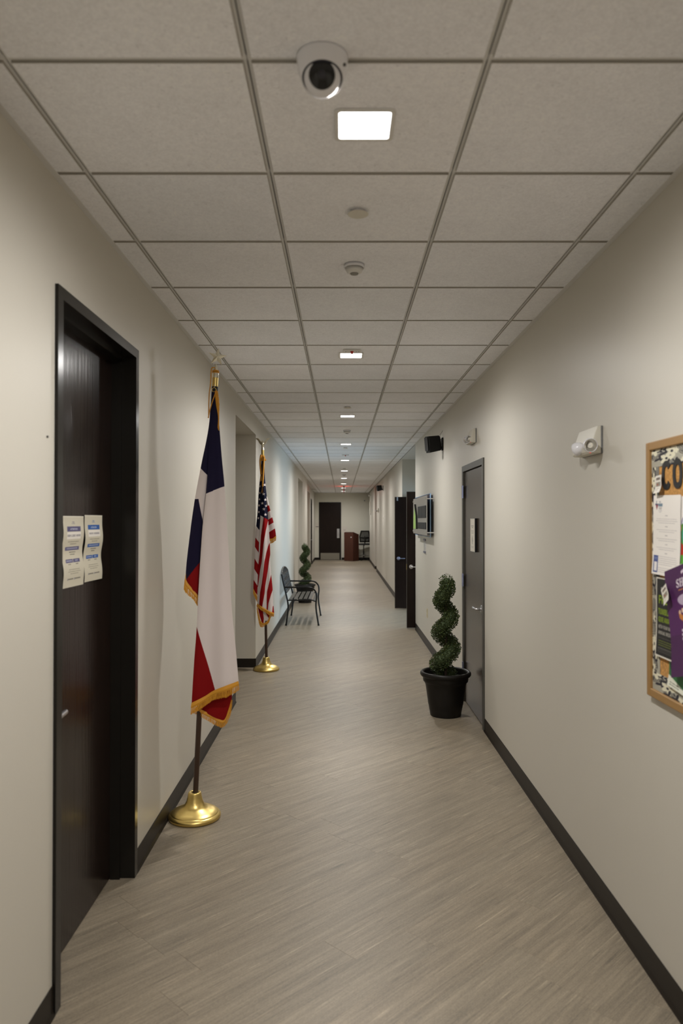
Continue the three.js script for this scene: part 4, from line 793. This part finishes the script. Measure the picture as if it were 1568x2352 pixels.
const USA = {
  frontLeft: [[-0.053,2.355],[-0.062,2.17],[-0.067,1.879],[-0.064,1.71],[-0.074,1.54],[-0.085,1.201],[-0.095,0.935],[-0.099,0.732]],
  frontRight: [[-0.024,2.34],[-0.014,2.122],[0.008,1.904],[0.021,1.666],[0.038,1.443],[0.045,1.322],[0.046,1.201],[0.058,1.046],[0.07,0.935],[0.08,0.742],[0.09,0.63]],
  frontBlue: [[-0.155,2.413],[0.136,2.413],[0.137,1.656],[0.021,1.668],[-0.062,1.715],[-0.154,1.734]],
  frontReds: [[[-0.025,1.705],[0.026,1.685],[0.021,1.656],[-0.003,1.54],[-0.027,1.395],[-0.046,1.201],[-0.066,1.104],[-0.09,0.925],[-0.109,0.925],[-0.095,1.104],[-0.071,1.298],[-0.057,1.492]],[[0.05,1.443],[0.055,1.337],[0.036,1.225],[0.019,1.095],[-0.007,0.935],[-0.012,0.862],[-0.041,0.698],[-0.075,0.727],[-0.065,0.862],[-0.046,0.959],[-0.027,1.104],[-0.017,1.201],[0.002,1.298],[0.021,1.371]],[[0.06,1.075],[0.085,0.983],[0.085,0.925],[0.056,0.838],[0.029,0.742],[0.022,0.664],[0.009,0.679],[0.009,0.8],[0.012,0.872],[0.036,0.974]],[[0.099,0.737],[0.099,0.621],[0.068,0.64],[0.075,0.708]]],
  leftLeft: [[-0.057,2.243],[-0.072,2.122],[-0.086,1.976],[-0.1,1.734],[-0.112,1.613],[-0.122,1.467],[-0.134,1.153],[-0.143,0.935],[-0.143,0.891]],
  leftRight: [[-0.038,2.243],[-0.043,2.122],[-0.047,1.879],[-0.052,1.685],[-0.061,1.54],[-0.071,1.201],[-0.08,0.935],[-0.08,0.804]],
  leftBlue: [[-0.203,2.316],[-0.009,2.316],[-0.008,1.516],[-0.081,1.555],[-0.11,1.593],[-0.202,1.71]],
  leftReds: [[[-0.202,1.574],[-0.119,1.467],[-0.081,1.417],[-0.032,1.356],[-0.032,1.235],[-0.085,1.303],[-0.124,1.361],[-0.202,1.463]],[[-0.202,1.337],[-0.132,1.24],[-0.088,1.17],[-0.032,1.085],[-0.032,0.979],[-0.095,1.061],[-0.132,1.119],[-0.201,1.211]],[[-0.201,1.095],[-0.139,0.998],[-0.096,0.933],[-0.032,0.843],[-0.031,0.717],[-0.201,0.717]]],
  rightLeft: [[-0.013,1.952],[-0.004,1.807],[0.001,1.671],[0.011,1.564],[0.016,1.429]],
  rightRight: [[0.013,1.913],[0.045,1.773],[0.069,1.685],[0.098,1.564],[0.111,1.477]],
  rightReds: [[[-0.057,1.797],[0.011,1.821],[0.04,1.832],[0.137,1.87],[0.137,1.802],[0.05,1.771],[0.018,1.753],[-0.057,1.724]],[[-0.057,1.622],[0.026,1.671],[0.067,1.695],[0.137,1.734],[0.137,1.666],[0.079,1.635],[0.033,1.608],[-0.057,1.559]],[[-0.056,1.477],[0.038,1.533],[0.094,1.569],[0.161,1.613],[0.162,1.395],[-0.056,1.395]]],
  flapLeft: [[-0.094,0.79],[-0.094,0.708],[-0.075,0.611],[-0.05,0.524]],
  flapRight: [[0.061,0.742],[0.041,0.63],[0.022,0.553],[-0.026,0.51]],
  flapWhite: [[-0.051,0.742],[-0.036,0.659],[-0.026,0.572],[-0.031,0.495],[0.041,0.553],[-0.012,0.645],[-0.027,0.742]],
  fringeFrontTop: [[-0.099,0.737],[-0.051,0.708],[-0.002,0.679],[0.046,0.65],[0.09,0.63]],
  fringeFrontBot: [[-0.099,0.703],[-0.056,0.669],[-0.002,0.64],[0.041,0.611],[0.087,0.592]],
  fringeLeftTop: [[-0.143,0.896],[-0.124,0.858],[-0.099,0.814]],
  fringeLeftBot: [[-0.145,0.843],[-0.123,0.795],[-0.099,0.746]],
  fringeRightTop: [[0.038,1.443],[0.074,1.463],[0.111,1.48]],
  fringeRightBot: [[0.048,1.395],[0.079,1.414],[0.108,1.436]],
  fringeFlapTop: [[-0.097,0.727],[-0.094,0.679],[-0.08,0.611],[-0.055,0.529],[-0.026,0.515],[0.022,0.553],[0.041,0.611],[0.07,0.626]],
  fringeFlapBot: [[-0.109,0.717],[-0.106,0.669],[-0.094,0.582],[-0.06,0.471],[-0.021,0.481],[0.027,0.519],[0.056,0.587],[0.085,0.597]],
  starsFront: [[-0.016,2.054],[-0.029,1.952],[-0.008,1.889],[-0.042,1.85],[0.003,1.821],[-0.026,1.785],[-0.007,1.724]],
  starsLeft: [[-0.062,2.102],[-0.067,2.039],[-0.072,1.964],[-0.075,1.894],[-0.08,1.826],[-0.083,1.753],[-0.088,1.685]],
  pole: [[0.003,0.051],[-0.043,2.433]],
  poleTop: [[-0.043,2.433],[-0.043,2.481]],
  tasselA: [[-0.058,2.389],[-0.067,2.316],[-0.057,2.17]],
  tasselB: [[-0.024,2.365],[-0.028,2.292],[-0.04,2.035]],
};
const CLOTH = { blue: [0.10, 0.085, 0.20], usblue: [0.085, 0.09, 0.19], white: [0.90, 0.86, 0.85], red: [0.53, 0.04, 0.05], usred: [0.60, 0.055, 0.075], gold: [0.8, 0.55, 0.15] };
function within(p, x, y) { let c = false; for (let i = 0, j = p.length - 1; i < p.length; j = i++) if (p[i][1] > y !== p[j][1] > y && x < ((p[j][0] - p[i][0]) * (y - p[i][1])) / (p[j][1] - p[i][1]) + p[i][0]) c = !c; return c; }
function inStar(x, y, cx, cy, r, sx = 1) {
  const dx = (x - cx) / sx, dy = y - cy, rr = Math.hypot(dx, dy); if (rr > r) return false;
  let a = Math.atan2(dx, dy); a = ((a % 1.2566) + 1.2566) % 1.2566; a = Math.abs(a - 0.6283); const b = 0.6283 - a;   // b: angle from the nearest tip
  const ix = 0.382 * Math.cos(0.6283), iy = 0.382 * Math.sin(0.6283), px = (rr / r) * Math.cos(b), py = (rr / r) * Math.sin(b);
  return (px - 1) * iy - py * (ix - 1) <= 0;
}
const curve2 = (pts) => { const c = new THREE.CatmullRomCurve3(pts.map(([x, y]) => new THREE.Vector3(x, y, 0)), false, 'centripetal'); c.arcLengthDivisions = 400; return (t) => c.getPointAt(Math.min(1, Math.max(0, t))); };
function fold(parent, name, left, right, zf, paint, { nu = 28, nv = 90, tw = 192, th = 768, label, zl = 0 } = {}) {
  const A = curve2(left), B = curve2(right), pos = [], uv = [], idx = [];
  const rows = []; for (let j = 0; j <= nv; j++) rows.push([A(j / nv), B(j / nv)]);
  for (let j = 0; j <= nv; j++) for (let i = 0; i <= nu; i++) {
    const s = i / nu, t = j / nv, [a, b] = rows[j]; pos.push(a.x + (b.x - a.x) * s, a.y + (b.y - a.y) * s, zf(s, t) + zl); uv.push(s, 1 - t);
    if (i < nu && j < nv) { const k = j * (nu + 1) + i; idx.push(k, k + nu + 1, k + 1, k + 1, k + nu + 1, k + nu + 2); }
  }
  const g = new THREE.BufferGeometry(); g.setAttribute('position', new THREE.Float32BufferAttribute(pos, 3)); g.setAttribute('uv', new THREE.Float32BufferAttribute(uv, 2)); g.setIndex(idx); g.computeVertexNormals();
  const ra = [], rb = []; for (let j = 0; j < th; j++) { ra.push(A((j + 0.5) / th)); rb.push(B((j + 0.5) / th)); }
  const tex = dataTexture(tw, th, (u, v, o, x, y) => { const j = th - 1 - y, s = (x + 0.5) / tw, a = ra[j], b = rb[j], c = paint(a.x + (b.x - a.x) * s, a.y + (b.y - a.y) * s); o[0] = c[0]; o[1] = c[1]; o[2] = c[2]; }, true);
  tex.wrapS = tex.wrapT = THREE.ClampToEdgeWrapping;
  return part(name, g, new THREE.MeshPhysicalMaterial({ map: tex, roughness: 0.75, specularIntensity: 0.35, side: THREE.DoubleSide }), parent, label);
}
function fringe(parent, top, bot, z, step, width) {
  const A = curve2(top), B = curve2(bot); let len = 0; for (let i = 1; i < top.length; i++) len += Math.hypot(top[i][0] - top[i - 1][0], top[i][1] - top[i - 1][1]);
  const n = Math.max(8, Math.round(len / step)), pos = [], idx = [];
  const quad = (a, b, c, e) => { const k = pos.length / 3; for (const p of [a, b, c, e]) pos.push(p[0], p[1], p[2]); idx.push(k, k + 1, k + 2, k, k + 2, k + 3); };
  for (let i = 0; i < n; i++) {
    const t = (i + rnd() * 0.4) / n, a = A(t), b = B(t + (rnd() - 0.5) * 0.006), f = 0.86 + 0.14 * rnd(), dx = (b.x - a.x) * f, dy = (b.y - a.y) * f, l = Math.hypot(dx, dy) || 1, nx = (-dy / l) * width, ny = (dx / l) * width, zz = z(t) + (rnd() - 0.5) * 0.003, r = (rnd() - 0.5) * 0.003;
    const m = [a.x + dx * 0.5 + r, a.y + dy * 0.5, zz + 0.003];
    quad([a.x - nx, a.y - ny, zz], [m[0] - nx, m[1] - ny, m[2]], [m[0] + nx, m[1] + ny, m[2]], [a.x + nx, a.y + ny, zz]);
    quad([m[0] - nx, m[1] - ny, m[2]], [a.x + dx - nx, a.y + dy - ny, zz], [a.x + dx + nx, a.y + dy + ny, zz], [m[0] + nx, m[1] + ny, m[2]]);
  }
  const N = 40; for (let i = 0; i < N; i++) {                                // woven heading
    const q = (t, f) => { const a = A(t), b = B(t); return [a.x + (b.x - a.x) * f, a.y + (b.y - a.y) * f, z(t) + 0.004 + (f > 0.1 && f < 0.3 ? 0.003 : 0)]; };
    for (const [f0, f1] of [[-0.16, 0.16], [0.16, 0.34]]) quad(q(i / N, f0), q(i / N, f1), q((i + 1) / N, f1), q((i + 1) / N, f0));
  }
  const g = new THREE.BufferGeometry(); g.setAttribute('position', new THREE.Float32BufferAttribute(pos, 3)); g.setIndex(idx); g.computeVertexNormals();
  return part('fringe', g, M.fringe, parent, 'gold fringe');
}
const at3 = (p, z = 0) => new THREE.Vector3(p[0], p[1], z);
function stand(o, tilt) {
  part('base', lathe([[0, 0], [0.144, 0], [0.149, 0.006], [0.150, 0.016], [0.146, 0.024], [0.136, 0.029], [0.133, 0.031], [0.131, 0.036], [0.110, 0.046], [0.078, 0.058], [0.058, 0.072], [0.047, 0.094], [0.040, 0.120], [0.038, 0.136], [0.035, 0.142], [0.030, 0.143], [0.017, 0.142], [0.017, 0.05]], 80).scale(0.965, 1, 0.965), M.brass, o, 'polished gold bell-shaped base');
}
// lone star flag
{
  const o = thing('flag_stand', 'red, white and blue single-star flag with gold fringe, nearest on stand', 'flag', [-0.82, 0, 4.17], 'indoor flags on brass stands');
  stand(o);
  const [p0, p1] = TEX.pole;
  part('pole', rod(at3([p0[0], 0.06]), at3(p1), 0.0150, 0.0140, 20), M.poleWood, o, 'dark wooden pole');
  const dirv = at3(p1).sub(at3(p0)).normalize(), up = (k) => at3(p1).addScaledVector(dirv, k);
  part('ferrule', rod(up(-0.052), up(0.0), 0.0165, 0.0165, 24), M.brass, o, 'brass ferrule');
  const fin = part('finial', [rod(up(0), up(0.026), 0.0185, 0.0175, 24), rod(up(0.026), up(0.034), 0.0135, 0.0135, 24), rod(up(0.034), up(0.054), 0.0155, 0.010, 24), rod(up(0.054), up(0.075), 0.009, 0.005, 16)], M.goldChrome, o, 'polished spear socket');
  const out = []; for (let i = 0; i < 10; i++) { const a = (i * Math.PI) / 5, r = i % 2 ? 0.0205 : 0.053; out.push(new THREE.Vector3(Math.sin(a) * r, Math.cos(a) * r, 0)); }
  const sp = []; for (let i = 0; i < 10; i++) { const a = out[i], b = out[(i + 1) % 10]; sp.push(...[0, 0, 0.012], ...b.toArray(), ...a.toArray(), ...[0, 0, -0.012], ...a.toArray(), ...b.toArray()); }
  const sg = new THREE.BufferGeometry(); sg.setAttribute('position', new THREE.Float32BufferAttribute(sp, 3)); sg.computeVertexNormals(); sg.rotateZ(-0.12); sg.rotateY(0.25); const sc = TEX.starFinial[0]; sg.translate(sc[0], sc[1], 0);
  part('star', sg, M.goldChrome, fin, 'polished metal star');
  const rg = TEX.ring[0]; part('ring', new THREE.TorusGeometry(0.0115, 0.002, 10, 32).translate(rg[0], rg[1], 0.021), M.brass, o);
  part('snap_hook', rod(at3([rg[0] + 0.001, rg[1] + 0.012], 0.02), at3([rg[0] + 0.002, rg[1] + 0.03], 0.016), 0.002), M.steel, o);
  part('sleeve', rod(up(-0.17), up(-0.05), 0.0185, 0.0175, 20), mat([0.012, 0.011, 0.02], 0.7), o, 'dark pole sleeve of the flag');
  const white = CLOTH.white, blue = CLOTH.blue, red = CLOTH.red, T = TEX;
  const zFront = (s, t) => 0.018 + 0.014 * t + (0.010 + 0.034 * t) * Math.sin(Math.PI * (0.12 + 0.80 * s)) + 0.016 * t * Math.sin(s * 8.2 + 0.5 + t) ;
  fold(o, 'front_fold', T.frontLeft, T.frontRight, zFront, (x, y) => (within(T.frontBlue, x, y) ? blue : within(T.frontRed, x, y) ? red : white), { nu: 40, nv: 120 });
  fold(o, 'tucked_fold', T.leftLeft, T.leftRight, (s, t) => 0.010 - 0.006 * t + (0.012 + 0.012 * t) * Math.sin(Math.PI * s) - 0.02 * s * t, (x, y) => (within(T.star, x, y) ? white : within(T.leftRed, x, y) ? red : blue));
  const back = T.frontRight.map(([x, y], i) => { const k = i / (T.frontRight.length - 1); return [x - 0.02 - 0.09 * k, y + 0.02 * k]; });
  const blueLine = T.frontBlue[3][1];
  fold(o, 'rear_fold', T.frontRight, back, (s, t) => zFront(1, t) * (1 - s) - s * (0.018 + 0.05 * t) - 0.02 * t * Math.sin(Math.PI * s), (x, y) => (y > blueLine ? blue : white));
  fold(o, 'rear_fold', T.leftLeft, back.slice(0, 6), (s, t) => 0.010 - 0.006 * t - s * (0.03 + 0.05 * t) - 0.02 * Math.sin(Math.PI * s), (x, y) => (y > 1.35 ? blue : red));
  const zFlap = (s, t) => 0.006 + 0.012 * Math.sin(Math.PI * s) - 0.004 * Math.sin(s * 7);
  fold(o, 'lower_flap', T.flapLeft, T.flapRight, zFlap, () => red);
  fringe(o, T.fringeFrontTop, T.fringeFrontBot, (t) => zFront(1 - t, 1) + 0.002, 0.0019, 0.0009);
  fringe(o, T.fringeLeftTop, T.fringeLeftBot, () => 0.014, 0.0019, 0.0009);
  fringe(o, T.fringeFlapTop, T.fringeFlapBot, () => 0.008, 0.0019, 0.0009);
  fringe(o, T.fringeTopA, T.fringeTopB, () => 0.026, 0.0012, 0.0012);
  const seg = (pts, z) => tube(pts.map((p, i) => at3(p, z)), 0.0032, 40, 6);
  part('cord', [seg(T.cordA, 0.018), seg(T.cordB, 0.034), new THREE.TorusGeometry(0.017, 0.0035, 8, 24).rotateX(Math.PI / 2).translate(up(0.03).x, up(0.03).y, 0), new THREE.TorusGeometry(0.017, 0.0035, 8, 24).rotateX(1.45).translate(up(0.037).x, up(0.037).y, 0)], M.cord, o, 'gold cord');
}
// striped flag
{
  const o = thing('flag_stand', 'stars and stripes flag with gold fringe on stand beyond the opening', 'flag', [-0.835, 0, 8.27], 'indoor flags on brass stands');
  stand(o);
  const [p0, p1] = USA.pole;
  part('pole', rod(at3([p0[0], 0.06]), at3(p1), 0.0150, 0.0140, 20), M.poleWood, o, 'dark wooden pole');
  const dirv = at3(p1).sub(at3(p0)).normalize(), up = (k) => at3(p1).addScaledVector(dirv, k);
  part('ferrule', rod(up(-0.06), up(0.012), 0.0165, 0.0165, 24), M.brass, o, 'brass ferrule');
  const fin = part('finial', [rod(up(0.01), up(0.035), 0.018, 0.015, 24), rod(up(0.035), up(0.06), 0.012, 0.017, 20)], M.goldChrome, o);
  const c = up(0.085), wing = poly([[0, -0.01], [0.012, -0.022], [0.034, 0.0], [0.05, 0.03], [0.074, 0.048], [0.082, 0.054], [0.06, 0.056], [0.044, 0.05], [0.028, 0.028], [0.01, 0.012]]);
  const body = lathe([[0, -0.035], [0.012, -0.026], [0.016, -0.008], [0.014, 0.01], [0.009, 0.02], [0.010, 0.028], [0.006, 0.036], [0, 0.038]], 20).translate(c.x, c.y - 0.004, 0);
  const eagle = part('eagle', body, M.goldChrome, fin, 'polished metal eagle with raised wings');
  for (const s of [-1, 1]) part('wing', new THREE.ExtrudeGeometry(wing, { depth: 0.006, bevelEnabled: true, bevelSize: 0.002, bevelThickness: 0.002, bevelSegments: 2 }).rotateY(s > 0 ? 0.35 : Math.PI - 0.35).translate(c.x + s * 0.004, c.y + 0.004, 0), M.goldChrome, fin);
  const white = CLOTH.white, blue = CLOTH.usblue, red = CLOTH.usred, U = USA, px = 0.00485;
  const zFront = (s, t) => 0.020 + 0.010 * t + (0.010 + 0.024 * t) * Math.sin(Math.PI * s) + 0.007 * t * Math.sin(s * 11 + t * 5);
  fold(o, 'front_fold', U.frontLeft, U.frontRight, zFront, (x, y) => {
    if (within(U.frontBlue, x, y)) { for (const [a, b] of U.starsFront) if (inStar(x, y, a, b, 4.0 * px)) return white; return blue; }
    for (const p of U.frontReds) if (within(p, x, y)) return red; return white;
  }, { nu: 40, nv: 120, tw: 256, th: 1024 });
  fold(o, 'tucked_fold', U.leftLeft, U.leftRight, (s, t) => 0.008 + 0.01 * Math.sin(Math.PI * s), (x, y) => {
    if (within(U.leftBlue, x, y)) { for (const [a, b] of U.starsLeft) if (inStar(x, y, a, b, 3.4 * px, 0.8)) return white; return blue; }
    for (const p of U.leftReds) if (within(p, x, y)) return red; return white;
  }, { tw: 192, th: 1024 });
  fold(o, 'outer_fold', U.rightLeft, U.rightRight, (s, t) => 0.012 + 0.012 * Math.sin(Math.PI * s * 0.8) + 0.004 * Math.sin(t * 9), (x, y) => { for (const p of U.rightReds) if (within(p, x, y)) return red; return white; }, { tw: 160, th: 512, nv: 50 });
  fold(o, 'lower_flap', U.flapLeft, U.flapRight, (s) => 0.008 + 0.01 * Math.sin(Math.PI * s), (x, y) => (within(U.flapWhite, x, y) ? white : red), { tw: 160, th: 256, nv: 30 });
  const back = U.frontRight.map(([x, y], i) => [x - 0.03 - 0.05 * (i / (U.frontRight.length - 1)), y]);
  fold(o, 'rear_fold', U.frontRight, back, (s, t) => zFront(1, t) * (1 - s) - s * (0.018 + 0.04 * t), (x, y) => (y > 1.67 ? blue : Math.floor((y + x) / 0.06) % 2 ? red : white));
  fold(o, 'rear_fold', U.leftLeft, back.slice(0, 9), (s, t) => 0.008 - s * (0.026 + 0.04 * t), (x, y) => (y > 1.6 ? blue : Math.floor((y - x) / 0.12) % 2 ? red : white));
  fringe(o, U.fringeFrontTop, U.fringeFrontBot, (t) => zFront(t, 1) + 0.002, 0.0022, 0.0012); fringe(o, U.fringeLeftTop, U.fringeLeftBot, () => 0.014, 0.0022, 0.0012);
  fringe(o, U.fringeRightTop, U.fringeRightBot, () => 0.02, 0.0022, 0.0012); fringe(o, U.fringeFlapTop, U.fringeFlapBot, () => 0.012, 0.0022, 0.0012);
  const tasselG = (a, k) => [tube(a.map((p) => at3(p, 0.032)), 0.0095, 30, 8), ...Array.from({ length: 10 }, (_, i) => rod(at3(a[a.length - 1], 0.032).add(new THREE.Vector3((rnd() - 0.5) * 0.02, -0.06 - 0.02 * rnd(), (rnd() - 0.5) * 0.01)), at3(a[a.length - 1], 0.032), 0.002, 0.003, 5))];
  part('cord_tassel', tasselG(U.tasselA), M.cord, o, 'gold cord and tassel'); part('cord_tassel', tasselG(U.tasselB), M.cord, o, 'gold cord and tassel');
  part('cord_knot', [new THREE.SphereGeometry(0.024, 16, 12).scale(1, 1.5, 0.8).translate(up(-0.085).x + 0.004, up(-0.085).y, 0.018), new THREE.TorusGeometry(0.02, 0.005, 8, 24).rotateX(1.3).translate(up(-0.06).x, up(-0.06).y, 0), new THREE.SphereGeometry(0.012, 12, 10).translate(up(-0.1).x + 0.028, up(-0.1).y, 0.016), new THREE.SphereGeometry(0.012, 12, 10).scale(1, 1.6, 1).translate(up(-0.1).x - 0.026, up(-0.1).y, 0.01)], M.cord, o, 'gold cord knot');
}
renderer.render(scene, camera);
